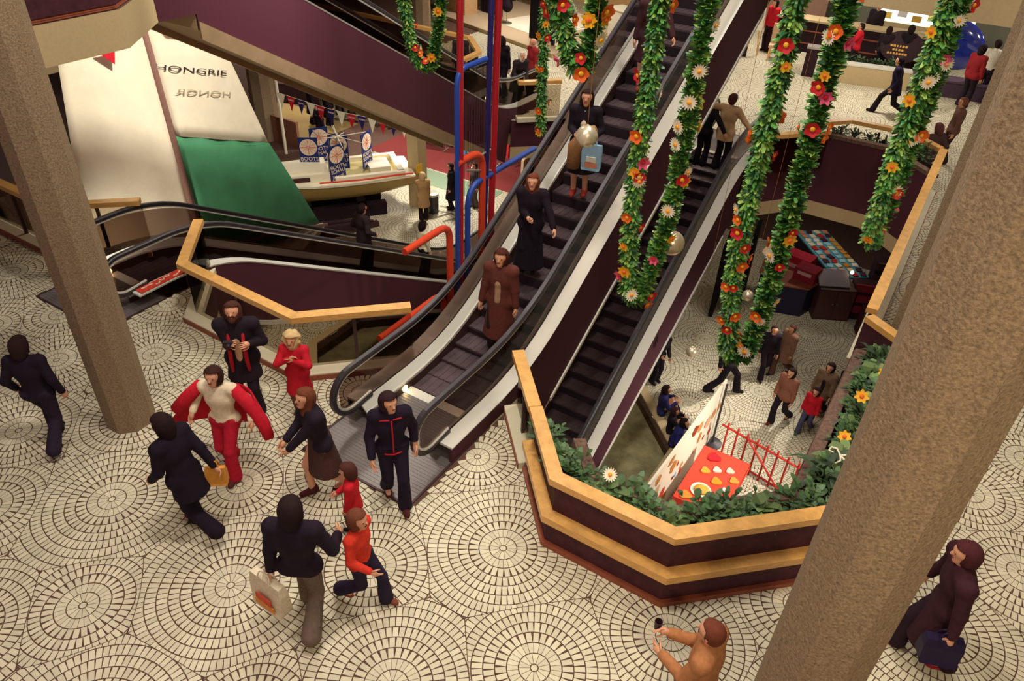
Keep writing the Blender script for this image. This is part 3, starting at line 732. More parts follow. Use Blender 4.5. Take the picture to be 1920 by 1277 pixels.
    if topkind == 'coat' or tz < .8: pr += [c(pel + va(0, 0, .1) * s, va(0, (F_[0][1] + F_[1][1]) * .25, tzs - .02), .155, min(.26, .165 + .19 * (.925 - tz)), .86, .04)]
    pr.append(c(up(0, -.015, .485), up(0, -.01, .53), .062, .060))
    if sleeves:
        for (a, e, w) in arm: pr += [c(a, e, .062 + g * .5, .052 + g * .4, k=.03), c(e, w - (w - e) * .03, .050 + g * .4, .040 + g * .4, k=.025)]
    else:
        for (a, e, w) in arm: pr += [c(a, a + (e - a) * .5, .062 + g * .5, .056 + g * .4)]
    piece('coat' if topkind == 'coat' else 'jacket' if topkind == 'jacket' else 'pullover', pr, top, [lambda x, y, z: tzs - z])
    if shirt:                                            # an open front shows the shirt
        y0 = .145
        piece('shirt_front', [c(up(0, .072, .48), up(0, .112, .30), .030, .046, .8), c(up(0, .112, .30), up(0, .118, .02), .046, .055, .7)], shirt)
    if scarf:
        for q in (1, -1):
            mb = MB(); mb.tube([up(q * .06, -.03, .53), up(q * .085, .06, .46), up(q * .088, .165, .30), up(q * .095, .185, .02), up(q * .10, .18, -.12)], [.018 * s, .022 * s, .024 * s, .026 * s, .02 * s], 8); mb.build('scarf_end', cloth(scarf), root, smooth=True)
    # shoes
    for (a, k_, f) in leg:
        t = (f - k_) / np.linalg.norm(f - k_); toe = -.05 if f[2] < .11 * s else -.085
        piece('shoe', [c(f + va(0, -.03, -.035) * s, f + va(0, .14, toe + .005) * s, .048, .04, k=.02), c(f + va(0, -.01, .02) * s, f + va(0, 0, -.03) * s, .05, .05, k=.03)], shoes, [lambda x, y, z, f=f: (f[2] - .086 * s) - z])
    # hair
    if hairkind != 'bald':
        g = {'short': .012, 'long': .018, 'curly': .034, 'full': .022}[hairkind]
        pr = [c(hd_(0, -.022, .03), hd_(0, .008, .035), (.086 + g) * hd, (.084 + g) * hd, k=.02), c(hd_(0, -.04, -.03), hd_(0, -.045, .0), (.07 + g) * hd, k=.03)]
        if hairkind in ('long', 'full', 'curly'):
            zl = {'long': -.2, 'full': -.09, 'curly': -.1}[hairkind]
            pr += [c(hd_(0, -.05, -.04), hd_(0, -.06, zl), (.07 + g) * hd, (.06 + g) * hd, k=.04)] + [c(hd_(q * .084, -.025, .02), hd_(q * .086, -.03, zl * .7), .024 * hd, .024 * hd, k=.02) for q in (1, -1)]
        if hairkind == 'curly':
            rr = random.Random(NPEOPLE[0])
            for _ in range(40):
                a, b2 = rr.uniform(0, 6.28), rr.uniform(-.5, 1.4); q = hd_(.112 * math.cos(a) * math.cos(b2), -.02 + .118 * math.sin(a) * math.cos(b2), .02 + .112 * math.sin(b2)); pr.append(c(q, q, .036 * hd, k=.01))
        fd = hd_(0, 1, 0) - headc; fd = fd / np.linalg.norm(fd); ud = hd_(0, 0, 1) - headc; ud = ud / np.linalg.norm(ud)
        lim, zlim = .030 * s * hd, .076 * s * hd
        def facecut(x, y, z):
            a = (x - headc[0]) * fd[0] + (y - headc[1]) * fd[1] + (z - headc[2]) * fd[2]; b_ = (x - headc[0]) * ud[0] + (y - headc[1]) * ud[1] + (z - headc[2]) * ud[2]
            return np.minimum(a - lim, zlim - b_)
        piece('hair', pr, hair, [facecut])
    if beard: piece('beard', [c(hd_(-.035, .035, -.06), hd_(0, .058, -.098), .034 * hd, .036 * hd, k=.02), c(hd_(.035, .035, -.06), hd_(0, .058, -.098), .034 * hd, .036 * hd, k=.02), c(hd_(-.03, .085, -.042), hd_(.03, .085, -.042), .013 * hd, k=.01)], hair)
    if eyes:
        for q in (1, -1):
            mb = MB(); e = hd_(q * .034, .083, .008); mb.ball(e, .012 * s * hd, n=8); mb.build('eye', cloth('2a1c1a', .3), root, smooth=True)
        mb = MB(); mb.tube([hd_(-.024, .083, -.058), hd_(0, .091, -.058), hd_(.024, .083, -.058)], .0065 * s, 6); mb.build('mouth', cloth('8a3f3a', .6), root)
    NPEOPLE[0] += 1
    root['_w'] = 0
    del root['_w']
    def world(p): return Matrix.Translation(loc) @ Matrix.Rotation(R(face - 90), 4, 'Z') @ Vector(p)
    return dict(root=root, hands=[world(a[2]) for a in arm], dirs=[a[2] - a[1] for a in arm], head=world(headc), s=s)
WALK = ((.08, .26, 0), (-.08, -.30, .07))
WALK2 = ((.08, -.28, .07), (-.08, .26, 0))
SWING = ((.25, -.18, .84), (-.25, .24, .88))
def bag(name, label, at, size, colr, rz=0, handle=True, splash=None):
    x, y, z = size; root = thing(name, label, 'bag', at, rz); mb = MB()
    V = []
    for k, (zz, w) in enumerate(((-z, .92), (-z * .9, 1.0), (-z * .3, 1.04), (0, .96))):
        V += [(-x / 2 * w, -y / 2 * (1.1 - .2 * k), zz), (x / 2 * w, -y / 2 * (1.1 - .2 * k), zz), (x / 2 * w, y / 2 * (1.1 - .2 * k), zz), (-x / 2 * w, y / 2 * (1.1 - .2 * k), zz)]
    mb.add(V, [(4 * i + j, 4 * i + (j + 1) % 4, 4 * i + 4 + (j + 1) % 4, 4 * i + 4 + j) for i in range(3) for j in range(4)] + [(3, 2, 1, 0), (12, 13, 14, 15)])
    b = mb.build('sack', cloth(colr, .5), root)
    if splash:
        mb = MB()
        for q in (1, -1):
            for zz, w, mi in ((-z * .55, .5, 0), (-z * .78, .62, 1)): mb = MB(); mb.box((0, q * (y * .55), zz), (x * w, .012, z * .2)); mb.build('print', cloth(splash[mi], .5), root)
    if handle:
        for q in (1, -1):
            mb = MB(); mb.tube(fillet([(-x * .2, q * y * .3, -.005), (-x * .16, q * y * .1, .10), (x * .16, q * y * .1, .10), (x * .2, q * y * .3, -.005)], .06, 4), .008, 6); mb.build('handle', cloth(colr, .5), root)
    return root
# ------------------------------------------------ visitors on the paved floor in front
p = person('man with beard, dark open coat and red scarf holding a small camera at his chest', (-7.0, 4.86, 0.004), -50, 1.79, top='231b24', topkind='coat', hem=.62, legs='251d28', hair='4a2a22', hairkind='full', shirt='b99a72', scarf='b0232c', beard=True,
           hands=((.02, .30, 1.30), (-.17, .20, 1.22)), feet=((.13, .03, 0), (-.10, .10, 0)), hp=-22, wide=1.12, h=.012)
root = thing('camera', 'small dark camera held by the bearded man in the dark coat', 'camera', p['hands'][0] + Vector((.04, -.06, .05)), R(-50 - 90))
mb = MB(); mb.box((0, 0, 0), (.13, .05, .08)); mb.build('camera_body', rubber, root); mb = MB(); mb.lathe([(.03, 0), (.03, .05), (.024, .055)], n=14); o = mb.build('lens', rubber, root); o.rotation_euler = (R(-90), 0, 0); o.location = (0, .02, 0)
p = person('child with blonde curls in a red coat and brown boots, hands at the face', (-6.42, 5.22, 0.004), -62, 1.32, top='bb1f2e', topkind='coat', hem=.50, legs='6b4a3c', flare=.2, shoes='4a3028', hair='c9ad7c', hairkind='curly', hands=((.03, .20, 1.33), (-.06, .20, 1.30)), tpole=((1, .1, -.6), (-1, .1, -.6)), hp=-14, hs=1.15, h=.011, feet=((.09, 0, 0), (-.09, .02, 0)))
p = person('woman in red trousers and cream blouse slipping off a wide red jacket', (-6.33, 3.98, 0.004), -64, 1.66, top='e3d3b4', topkind='shirt', hem=.87, legs='b41d33', flare=1.4, shoes='5a2c28', hair='3a211c', hairkind='full', hands=((.34, .10, 1.02), (-.40, .10, .98)), tpole=((.6, -1, -.5), (-.6, -1, -.5)), feet=((.11, -.14, .03), (-.07, .22, 0)), hp=-10, h=.012)
# her jacket hangs behind from both arms: part of what she wears
rw = p['root']; s = p['s']
mb = MB(); V = []
prof = [(-.44, .10, 1.10), (-.44, -.02, 1.27), (-.26, -.17, 1.33), (0, -.20, 1.27), (.26, -.17, 1.33), (.42, -.03, 1.27), (.42, .08, 1.10)]
low = [(-.62, .10, .70), (-.58, -.06, .66), (-.36, -.22, .60), (0, -.26, .58), (.36, -.24, .62), (.66, -.06, .62), (.74, .12, .72)]
n = len(prof)
for k in range(6):
    t = k / 5
    for a, b in zip(prof, low): V.append(tuple((a[i] * (1 - t) + b[i] * t + (.02 * math.sin(9 * t + a[0] * 14) if i == 1 else 0)) * s for i in range(3)))
mb.add(V, [(k * n + j, k * n + j + 1, (k + 1) * n + j + 1, (k + 1) * n + j) for k in range(5) for j in range(n - 1)])
o = mb.build('red_jacket', cloth('c01f30'), rw, smooth=True); md = o.modifiers.new('thick', 'SOLIDIFY'); md.thickness = .03; md = o.modifiers.new('soft', 'SUBSURF'); md.levels = 1; md.render_levels = 2
for q, pts in ((-1, [(-.20, .0, 1.38), (-.40, .02, 1.12), (-.52, .06, .92), (-.60, .12, .72)]), (1, [(.22, 0, 1.38), (.42, .02, 1.16), (.56, .08, 1.0)])):
    mb = MB(); mb.tube([Vector(v) * s for v in pts], [.07, .085, .08, .06][:len(pts)], 10); mb.build('sleeve', cloth('c01f30'), rw, smooth=True)
p = person('woman in a dark cardigan and brown skirt walking with clasped hands beside the escalator plate', (-5.12, 4.32, 0.004), -115, 1.70, top='241c28', topkind='jacket', hem=.84, legs=None, skirt=('4c3230', .42), shoes='4a2024', hair='6a3b28', hairkind='long', hands=((.10, .36, .98), (-.05, .38, .96)), lean=7, feet=((.07, .16, 0), (-.08, -.22, .07)), hp=-14, hy=12, h=.012)
p = person('boy in a navy tracksuit with red piping stepping off the escalator plate', (-4.38, 4.72, 0.02), -42, 1.70, top='1f1728', topkind='jacket', hem=.90, legs='1f1728', flare=.9, shoes='4a1f22', hair='2e1b1e', hairkind='full', hands=((.26, .20, .90), (-.27, .02, .86)), feet=((.09, -.12, .03), (-.08, .24, 0)), hy=25, hp=-8, h=.012)
rw = p['root']; s = p['s']
for nm, pts in (('red_piping', [(0, .135, 1.40), (0, .160, 1.22), (0, .152, 1.02), (0, .145, .92)]), ('red_piping', [(.02, .125, 1.41), (.1, .10, 1.40), (.20, .04, 1.36)]), ('red_piping', [(-.02, .125, 1.41), (-.1, .10, 1.40), (-.20, .04, 1.36)]), ('red_piping', [(-.15, .04, .895), (-.09, .125, .895), (0, .15, .895), (.09, .125, .895), (.15, .04, .895)])):
    mb = MB(); mb.tube([Vector((a, b - .02 * 0, c - .04)) * s for a, b, c in pts], .009, 6); mb.build(nm, cloth('b0222c'), rw)
p = person('small child with brown hair in a red jacket close behind the dark-skirted woman', (-4.38, 4.02, 0.004), 215, 1.12, top='c4202c', topkind='jacket', hem=.74, legs='2a2230', hair='4a2822', hairkind='full', hs=1.22, hands=((.12, .26, .98), (-.2, .1, .8)), feet=((.08, .08, 0), (-.08, -.1, 0)), h=.011)
p = person('child in an orange-red jumper and navy flared trousers striding to the right', (-3.72, 3.42, 0.004), 12, 1.42, top='d03a2a', topkind='shirt', hem=.80, legs='2a2236', flare=1.3, shoes='7a4030', hair='6a3c2a', hairkind='full', hs=1.1, hands=((.22, .26, .98), (-.24, -.10, .92)), feet=((.08, -.30, .10), (-.08, .26, 0)), hp=-8, h=.0115)
p = person('man in a black jacket and grey flared trousers walking away with a shopping bag', (-4.02, 2.92, 0.004), 118, 1.84, top='221824', topkind='jacket', hem=.82, legs='6b5a50', flare=1.2, hair='241618', hairkind='full', hands=((.30, .24, 1.02), (-.26, -.06, .80)), feet=((.10, -.26, .07), (-.08, .24, 0)), hy=8, h=.012, wide=1.1, eyes=False)
bag('shopping_bag', 'large cream carrier bag with orange print hanging beside the man in black', p['hands'][1] + Vector((-.02, -.05, -.10)), (.42, .16, .42), 'd9cdb2', R(118 + 60), splash=('c9442c', 'd98a3c'))
p = person('person in black coat striding left past the foot of the left column', (-5.92, 3.08, 0.004), 190, 1.74, top='1e1622', topkind='jacket', hem=.66, legs='1e1622', flare=1.2, shoes='5a2a30', hair='241618', hairkind='full', hands=((.22, -.30, .86), (-.22, .22, .92)), feet=((.08, .10, 0), (-.08, -.34, .13)), lean=6, h=.012)
bag('shoulder_pouch', 'small ochre bag swinging behind the person in the black coat', p['hands'][0] + Vector((0, 0, -.04)), (.22, .10, .24), 'c98a3a', R(40))
p = person('man in dark jumper and dark trousers near the left edge of the floor', (-8.52, 3.0, 0.004), 128, 1.70, top='201824', topkind='shirt', hem=.84, legs='2a2030', flare=1.0, hair='2a1a1a', hairkind='full', hands=((.28, .02, .86), (-.27, .06, .9)), feet=((.09, -.30, .08), (-.08, .20, 0)), h=.012, eyes=False)
p = person('person in a tan coat drinking from a dark cup at the bottom edge', (-.36, 3.98, 0.004), 178, 1.70, top='a8714a', topkind='coat', hem=.5, legs='5a3a34', hair='6b3a2a', hairkind='short', hands=((.05, .36, 1.22), (-.12, .34, 1.12)), feet=((.09, .1, 0), (-.09, -.1, 0)), hp=-6, h=.012)
root = thing('drinking_cup', 'dark cup raised by the person in the tan coat', 'cup', p['hands'][0] + Vector((-.12, -.0, .02)), 0)
mb = MB(); mb.lathe([(.028, -.05), (.036, .05), (.032, .05), (.026, -.04)], n=14); mb.build('cup_wall', cloth('3a2028', .4), root)
p = person('bulky person in a dark maroon coat walking away at bottom right', (1.36, 6.02, 0.004), 196, 1.78, top='3c1f28', topkind='coat', hem=.34, legs='2a1a24', shoes='8a1f2a', hair='4a2428', hairkind='full', hands=((.34, .12, .86), (-.34, .02, .82)), feet=((.09, .2, 0), (-.09, -.22, .05)), wide=1.3, h=.012, lean=8)
bag('handbag', 'dark navy bag carried low by the person in the maroon coat', p['hands'][1] + Vector((-.03, .0, -.06)), (.34, .18, .30), '241a38', R(20))
# ------------------------------------------------ people riding the escalators
def nose1(y): return max(0, .57735 * (y - 7.5))
p = person('rider in a long brown coat lowest on the escalator', (-4.86, 7.72, .21), -78, 1.74, top='5c3029', topkind='coat', hem=.30, legs='2a1a20', hair='4a241c', hairkind='full', hands=((.27, .08, .84), (-.26, .06, .84)), shirt='a3826a', hp=-10, h=.013)
p = person('woman in a long black coat, one hand on the escalator rail', (-5.12, 8.92, .90), -68, 1.66, top='1c141e', topkind='coat', hem=.12, legs='1c141e', hair='6a3424', hairkind='long', hands=((.02, .28, 1.12), (-.42, .30, .92)), hp=-12, h=.013)
p = person('woman with dark skirt and pale collar coming down with coat and blue bag', (-5.06, 10.32, 1.70), -72, 1.74, top='1f1822', topkind='jacket', hem=.86, legs=None, skirt=('251c26', .42), shoes='a03a32', hair='2a1a1c', hairkind='long', shirt='d8cbb2', hands=((.10, .25, 1.10), (-.20, .28, 1.10)), hp=-10, h=.013)
hb = p['hands'][1]
bag('carrier_bag', 'blue and white carrier bag held by the woman on the escalator', hb + Vector((.04, -.10, -.08)), (.30, .10, .40), '8fb4cf', R(15), splash=('e8e2d0', 'd98a6a'))
mb = MB(); q = [hb + Vector((-.12, -.05, .02))]; mb.tube([q[0] + Vector((.14, .02, .12)), q[0], q[0] + Vector((-.14, -.02, -.22)), q[0] + Vector((-.16, -.03, -.55))], [.06, .11, .13, .10], 12)
tag(mb.build('folded_coat', cloth('a5794f'), smooth=True), 'folded tan coat over the arm of the woman on the escalator', 'coat')
p = person('rider with brown coat near the top of the frame on the escalator', (-5.0, 12.35, 2.90), -75, 1.72, top='3a2024', topkind='coat', hem=.5, legs=None, shoes='8a3a34', hair='3a2020', h=.015, hands=((.25, .06, .82), (-.42, .32, .95)))
p = person('young man in beige jacket with one arm round his companion, seen from behind', (-4.66, 16.72, 0.02), 85, 1.80, top='b99a74', topkind='jacket', hem=.72, legs='1f1820', hair='4a2622', hands=((.48, .22, .96), (-.50, .06, 1.30)), tpole=((.6, -1, -.2), (-.7, -1, .3)), eyes=False, h=.016)
p = person('companion in black jacket and trousers with an arm round the beige jacket', (-5.12, 16.66, 0.02), 85, 1.64, top='1c161e', topkind='jacket', hem=.80, legs='1c161e', hair='1f1618', hairkind='full', hands=((.56, -.14, 1.02), (-.22, .1, .85)), tpole=((.3, -1, -.2), (-.5, -1, -.3)), eyes=False, h=.016)
p = person('man in dark suit on the left downward escalator', (-11.0, 11.45, -2.37), 78, 1.76, top='2c2024', topkind='jacket', hem=.78, legs='241a20', hair='2a1818', hands=((.25, .14, 1.0), (-.25, .12, .98)), eyes=False, h=.016)
p = person('youth in white shirt lower down the left downward escalator', (-11.0, 13.6, -3.6), 75, 1.66, top='d8cfae', topkind='shirt', legs='241a20', hair='241618', hairkind='full', eyes=False, h=.016)
# ------------------------------------------------ people on the lower floor
Z = -4.994
P2 = dict(h=.018)
person('man in black clothes striding past the tall green garland', (-3.05, 15.35, Z), 20, 1.92, top='1d161e', legs='1d161e', hair='2a1a1a', hands=((.3, -.2, .92), (-.22, .3, 1.0)), feet=((.08, -.34, .0), (-.08, .32, 0)), **P2)
person('dark clothed person with bent head beside the pair behind the garland', (-2.42, 16.6, Z), -65, 1.62, top='251b24', legs='251b24', hair='2a1a1a', hp=-18, feet=((.08, .24, 0), (-.08, -.26, .08)), **P2)
person('person in a faded brown coat walking just behind the dark one', (-2.05, 16.95, Z), 240, 1.60, top='7a5a48', topkind='coat', hem=.5, legs='5a4038', hair='4a2a24', feet=WALK, **P2)
person('youth in striped brown and cream jacket looking down', (-1.55, 15.0, Z), -110, 1.68, top='8a5a48', topkind='jacket', hem=.78, legs='221a24', shoes='6a2a20', hair='2a1a1a', hairkind='full', hp=-15, feet=((.08, .14, 0), (-.1, -.32, .09)), **P2)
person('small boy in a red jumper and blue jeans with green shoes', (-.93, 15.05, Z), -100, 1.36, top='c01f2e', topkind='shirt', hem=.78, legs='4a4a68', shoes='3f6a48', hair='2a1a1a', hairkind='full', hs=1.12, feet=((.1, .2, 0), (-.1, -.24, .06)), hp=-10, **P2)
person('man in an open grey jacket walking behind the boy in red', (-.86, 15.75, Z), -105, 1.70, top='7a6450', topkind='jacket', hem=.66, legs='231b26', shirt='231b26', hair='2a1a1a', hairkind='full', feet=WALK, hp=-10, **P2)
person('person in black half hidden by the right planter', (-.40, 16.1, Z), -60, 1.66, top='1d161e', topkind='coat', hem=.6, legs='1d161e', hair='1d1416', hairkind='full', feet=WALK2, **P2)
person('boy in blue and orange jacket sitting on the basin kerb', (-3.98, 13.72, Z - .32), 25, 1.58, top='2a2a58', legs='1f1a28', hair='2a1818', hairkind='full', hip=.50, feet=((.1, .45, .36), (-.1, .42, .36)), hands=((.12, .32, .86), (-.14, .3, .86)), hp=-14, shirt='c9743a', **P2)
person('child in black sitting in the middle of the three on the kerb', (-3.55, 13.25, Z - .32), 20, 1.40, top='1d161e', legs='1d161e', hair='3a2020', hairkind='full', hip=.50, feet=((.1, .42, .42), (-.1, .42, .42)), hands=((.12, .32, .98), (-.12, .32, .98)), hp=-10, **P2)
person('boy in royal blue jumper sitting nearest to the painted board', (-3.32, 12.86, Z - .32), 10, 1.60, top='2b2f70', topkind='shirt', legs='231a26', hair='1f1414', hairkind='full', hip=.50, feet=((.1, .45, .36), (-.1, .42, .36)), hands=((.2, .34, .7), (-.18, .34, .7)), lean=16, hp=-20, **P2)
person('dark figure standing under the edge of the right escalator', (-4.62, 14.75, Z), -30, 1.66, top='1d161e', legs='1d161e', hair='4a2a24', hands=((.2, .3, 1.1), (-.2, .2, .9)), lean=10, **P2)
person('woman in beige raincoat and dark boots reaching to the boat stern', (-14.75, 18.35, Z), 140, 1.74, top='b08a5e', topkind='coat', hem=.52, legs='2a1c20', shoes='2a1c20', hair='c9a878', hairkind='full', hands=((.22, .1, .86), (-.12, .5, 1.15)), **P2)
person('man in a long black coat beside the litter bin', (-14.45, 19.55, Z), 215, 1.76, top='1d161e', topkind='coat', hem=.42, legs='1d161e', hair='2a1a1a', **P2)
person('man in grey standing behind the tall blue pole', (-13.9, 20.2, Z), 250, 1.68, top='4a4040', legs='5a4a44', hair='2a1a1a', **P2)
person('shopper in black by the bright counter, left of a pair', (-24.1, 22.6, Z), 60, 1.76, top='1d161e', topkind='coat', hem=.5, legs='1d161e', hair='241818', **P2)
person('shopper in black by the bright counter, right of a pair', (-23.4, 22.9, Z), 100, 1.70, top='1d161e', topkind='coat', hem=.4, legs='1d161e', hair='241818', **P2)
person('dark clothed visitor behind the blue signs on the boat', (-21.6, 20.6, Z), 80, 1.74, top='1d161e', topkind='coat', hem=.5, legs='1d161e', hair='241818', **P2)
person('dark clothed visitor standing between the sail and the grey column', (-26.2, 21.4, Z), 20, 1.72, top='1f1a2a', legs='1f1a2a', hair='241818', **P2)
# ------------------------------------------------ people across the opening on the middle floor
person('bald person in a red coat by the foot of the far escalator', (-10.75, 18.35, 0.006), 240, 1.66, top='9a2a2c', topkind='coat', hem=.4, legs='2a1a20', hair='8a7060', hairkind='bald', hp=-15, **P2)
person('man in a dark suit leaning over the far escalator rail', (-11.45, 17.9, 0.02), -80, 1.72, top='1f1820', topkind='jacket', legs='1f1820', hair='1f1414', hairkind='full', lean=14, hy=-70, **P2)
person('grey haired woman in patterned dark coat bending by the oak rail', (-10.75, 17.55, 0.02), -30, 1.56, top='33282c', topkind='coat', hem=.45, legs='1f1820', hair='d8d0c0', hairkind='full', lean=26, hp=-20, hands=((.2, .42, .92), (-.1, .44, .9)), **P2)
person('person in a dark jacket coming through behind the left pole', (-12.75, 17.75, 0.006), -60, 1.60, top='2a2024', legs='1f1820', hair='4a2a22', **P2)
person('person in red sitting behind the white easel board', (-6.95, 27.75, 0.006), -120, 1.70, top='c0202c', legs='2a1a20', hair='2a1a1a', hairkind='full', **P2)
person('blurred man in dark blue walking left past the low wall', (-2.15, 23.4, 0.006), 185, 1.72, top='201830', topkind='coat', hem=.6, legs='1f1820', hair='1f1820', feet=((.09, .40, 0), (-.09, -.45, .12)), lean=8, **P2)
person('tall person in dark trousers and red jacket leaning by the right column', (-.50, 25.6, 0.006), 60, 1.76, top='8a2228', topkind='jacket', hem=.8, legs='231a20', shoes='c9c0b4', hair='1f1414', hairkind='full', hip=None, **P2)
person('person in white shirt next to the red jacket by the column', (-.18, 26.5, 0.006), 100, 1.78, top='d8d4c4', topkind='shirt', legs='231a24', hair='2a1a1a', hands=((.4, .3, 1.3), (-.25, .1, .9)), **P2)
person('seller in black standing at the bright stall', (-3.95, 29.3, 0.006), -95, 1.80, top='231a20', legs='231a20', hair='1f1414', **P2)
person('person in red with an outstretched arm at the dark stall', (-3.95, 26.9, 0.01), 200, 1.56, top='c0202c', legs='231a20', hair='241616', hands=((.3, .2, .9), (-.3, .4, .95)), **P2)
person('dark haired customer sitting low at the stall counter', (-3.2, 27.3, 0.006), 90, 1.5, top='2a2024', legs='231a20', hair='2a1616', hairkind='full', **P2)
person('customer in black with bent head right of the stall counter', (-2.6, 27.4, 0.006), 100, 1.62, top='1f181c', legs='231a20', hair='1f1414', hairkind='full', **P2)
person('woman in grey coat sitting on the far rail beside the column', (-.62, 19.55, 0.006 - .25), 140, 1.68, top='4a3434', topkind='coat', hem=.62, legs='3a2a2c', hair='5a3430', hairkind='full', hip=.72, feet=((.1, .34, .3), (-.1, .36, .3)), **P2)
person('person behind the woman in grey on the far side', (-.35, 20.6, 0.006), 200, 1.62, top='6a4a40', legs='3a2a2c', hair='7a4a3a', **P2)
# ---------------------------------------------------------------- garlands and baubles hanging from the roof
def leaf_quads(P, T, r, per, rr, L=(.07, .125), W=.019, droop=.25):
    """ruffled strips standing out around a cord: P points, T tangents"""
    V = []; Fq = []; b = 0
    seg = np.linalg.norm(np.diff(P, axis=0), axis=1); cum = np.r_[0, np.cumsum(seg)]; n = int(cum[-1] * per)
    s = rr.uniform(0, cum[-1], n); p = np.stack([np.interp(s, cum, P[:, i]) for i in range(3)], 1); t = np.stack([np.interp(s, cum, T[:, i]) for i in range(3)], 1)
    t /= np.linalg.norm(t, axis=1)[:, None]
    a = rr.uniform(0, 6.283, n); ref = np.where(np.abs(t[:, 2:3]) > .8, np.array([[1., 0, 0]]), np.array([[0, 0, 1.]])); u = np.cross(t, ref); u /= np.linalg.norm(u, axis=1)[:, None]; w = np.cross(t, u)
    d = u * np.cos(a)[:, None] + w * np.sin(a)[:, None]; d = d + t * rr.uniform(-.5, .5, n)[:, None] - np.array([[0, 0, droop]]) * rr.uniform(.2, 1.6, n)[:, None]
    d /= np.linalg.norm(d, axis=1)[:, None]; side = np.cross(d, t + rr.normal(0, .4, (n, 3))); side /= np.linalg.norm(side, axis=1)[:, None]
    Ln = rr.uniform(L[0], L[1], n)[:, None] * r / .15; Wn = W * rr.uniform(.6, 1.4, n)[:, None] * r / .15; nr = np.cross(d, side)
    q = np.stack([p + d * .02 - side * Wn * .4, p + d * .02 + side * Wn * .4, p + d * Ln * .55 + side * Wn + nr * .012, p + d * Ln * .55 - side * Wn + nr * .012, p + d * Ln + side * Wn * .5 - nr * .015, p + d * Ln - side * Wn * .5 - nr * .015], 1)
    V = q.reshape(-1, 3); k = np.arange(n)[:, None] * 6
    Fq = np.concatenate([k + np.array([[0, 1, 2, 3]]), k + np.array([[3, 2, 4, 5]])])
    mi = rr.choice(3, n, p=[.5, .3, .2]); return V, Fq, np.r_[mi, mi]
def flower_mesh(kind):
    mb = MB()
    n, L, W, cup = {'daisy': (16, .075, .011, .12), 'star': (7, .07, .022, .2), 'poppy': (5, .065, .04, .45), 'lily': (6, .07, .024, .5)}[kind]
    for k in range(n):
        a = 2 * math.pi * k / n; d = Vector((math.cos(a), math.sin(a), 0)); s_ = Vector((-math.sin(a), math.cos(a), 0)); z = Vector((0, 0, 1))
        mb.add([d * .008 - s_ * W * .3, d * .008 + s_ * W * .3, d * L * .6 + s_ * W + z * cup * L * .5, d * L + s_ * W * .25 + z * cup * L, d * L - s_ * W * .25 + z * cup * L, d * L * .6 - s_ * W + z * cup * L * .5], [(0, 1, 2, 5), (5, 2, 3, 4)], 0)
    mb.ball((0, 0, .012), (.022, .022, .014), 1, 8)
    return mb
FL = {}
for nm, kind, a, b in (('white_daisy', 'daisy', 'white', 'core'), ('yellow_star_flower', 'star', 'yellow', 'orange'), ('red_poppy_flower', 'poppy', 'red', 'yellow'), ('orange_flower', 'poppy', 'orange', 'yellow'), ('pink_lily_flower', 'lily', 'pink', 'red')):
    o = flower_mesh(kind).build(nm, [F[a], F[b]]); FL[nm] = (o.data, (a, b)); bpy.data.objects.remove(o)
EYE = Vector((0, 0, 7))
def garland(label, strands, r=.15, per=760, nfl=20, seed=1, big=1.0):
    rr = np.random.RandomState(seed); c0 = strands[0][0]; root = thing('garland', label, 'garland', c0, 0)
    allV, allF, allM = [], [], []; b = 0; pts_all = []
    for st in strands:
        Q = [tuple(Vector(q) - Vector(c0)) for q in st]; P = np.array([tuple(q) for q in fillet(Q, .35, 8)])
        # resample
        T = np.gradient(P, axis=0)
        V, Fq, M = leaf_quads(P, T, r, per, rr); allV.append(V); allF.append(Fq + b); allM.append(M); b += len(V); pts_all.append(P)
        mb = MB(); mb.tube(P.tolist(), .022, 6); mb.build('cord', leafs[2], root)
    npmesh('foliage', np.concatenate(allV), np.concatenate(allF), leafs, root, np.concatenate(allM), smooth=False)
    names = list(FL)
    for k in range(nfl):
        P = pts_all[k % len(pts_all)]; seg = np.linalg.norm(np.diff(P, axis=0), axis=1); cum = np.r_[0, np.cumsum(seg)]
        # most flowers where the garland hangs lowest
        s_ = rr.uniform(0, cum[-1]); p = Vector([np.interp(s_, cum, P[:, i]) for i in range(3)])
        to = (EYE - (Vector(c0) + p)).normalized(); d = (to + Vector(rr.normal(0, .75, 3))).normalized()
        tt = Vector([np.interp(s_ + .05, cum, P[:, i]) for i in range(3)]) - p
        if tt.length > 0: d = (d - tt.normalized() * d.dot(tt.normalized())).normalized()
        nm = names[rr.choice(5, p=[.26, .22, .24, .18, .10])]; o = bpy.data.objects.new(nm, FL[nm][0]); COL.objects.link(o); o.parent = root
        o.location = p + d * r * .72; o.rotation_mode = 'QUATERNION'; o.rotation_quaternion = (d + Vector((0, 0, -.15))).to_track_quat('Z', 'Y'); sc = rr.uniform(.85, 1.25) * big; o.scale = (sc, sc, sc)
    return root
def pol(az, d, z): return (d * math.sin(R(az)), d * math.cos(R(az)), z)
TOP = 11.4
garland('long double garland hanging in a narrow loop before the right side of the escalator', [[pol(-21.7, 8, TOP), pol(-21.7, 8, 3.2), pol(-21.0, 8, 2.05), pol(-19.8, 8, 2.0), pol(-18.5, 8, 3.2), pol(-18.4, 8, TOP)]], r=.168, nfl=74, seed=3)
garland('lowest garland loop, reaching down over the lower floor in front of the striding man', [[pol(-13.0, 8, TOP), pol(-12.7, 8, 2.6), pol(-11.5, 8, 1.42), pol(-10.0, 8, 1.5), pol(-9.5, 8, 2.6), pol(-10.0, 8, TOP)]], r=.182, nfl=84, seed=4)
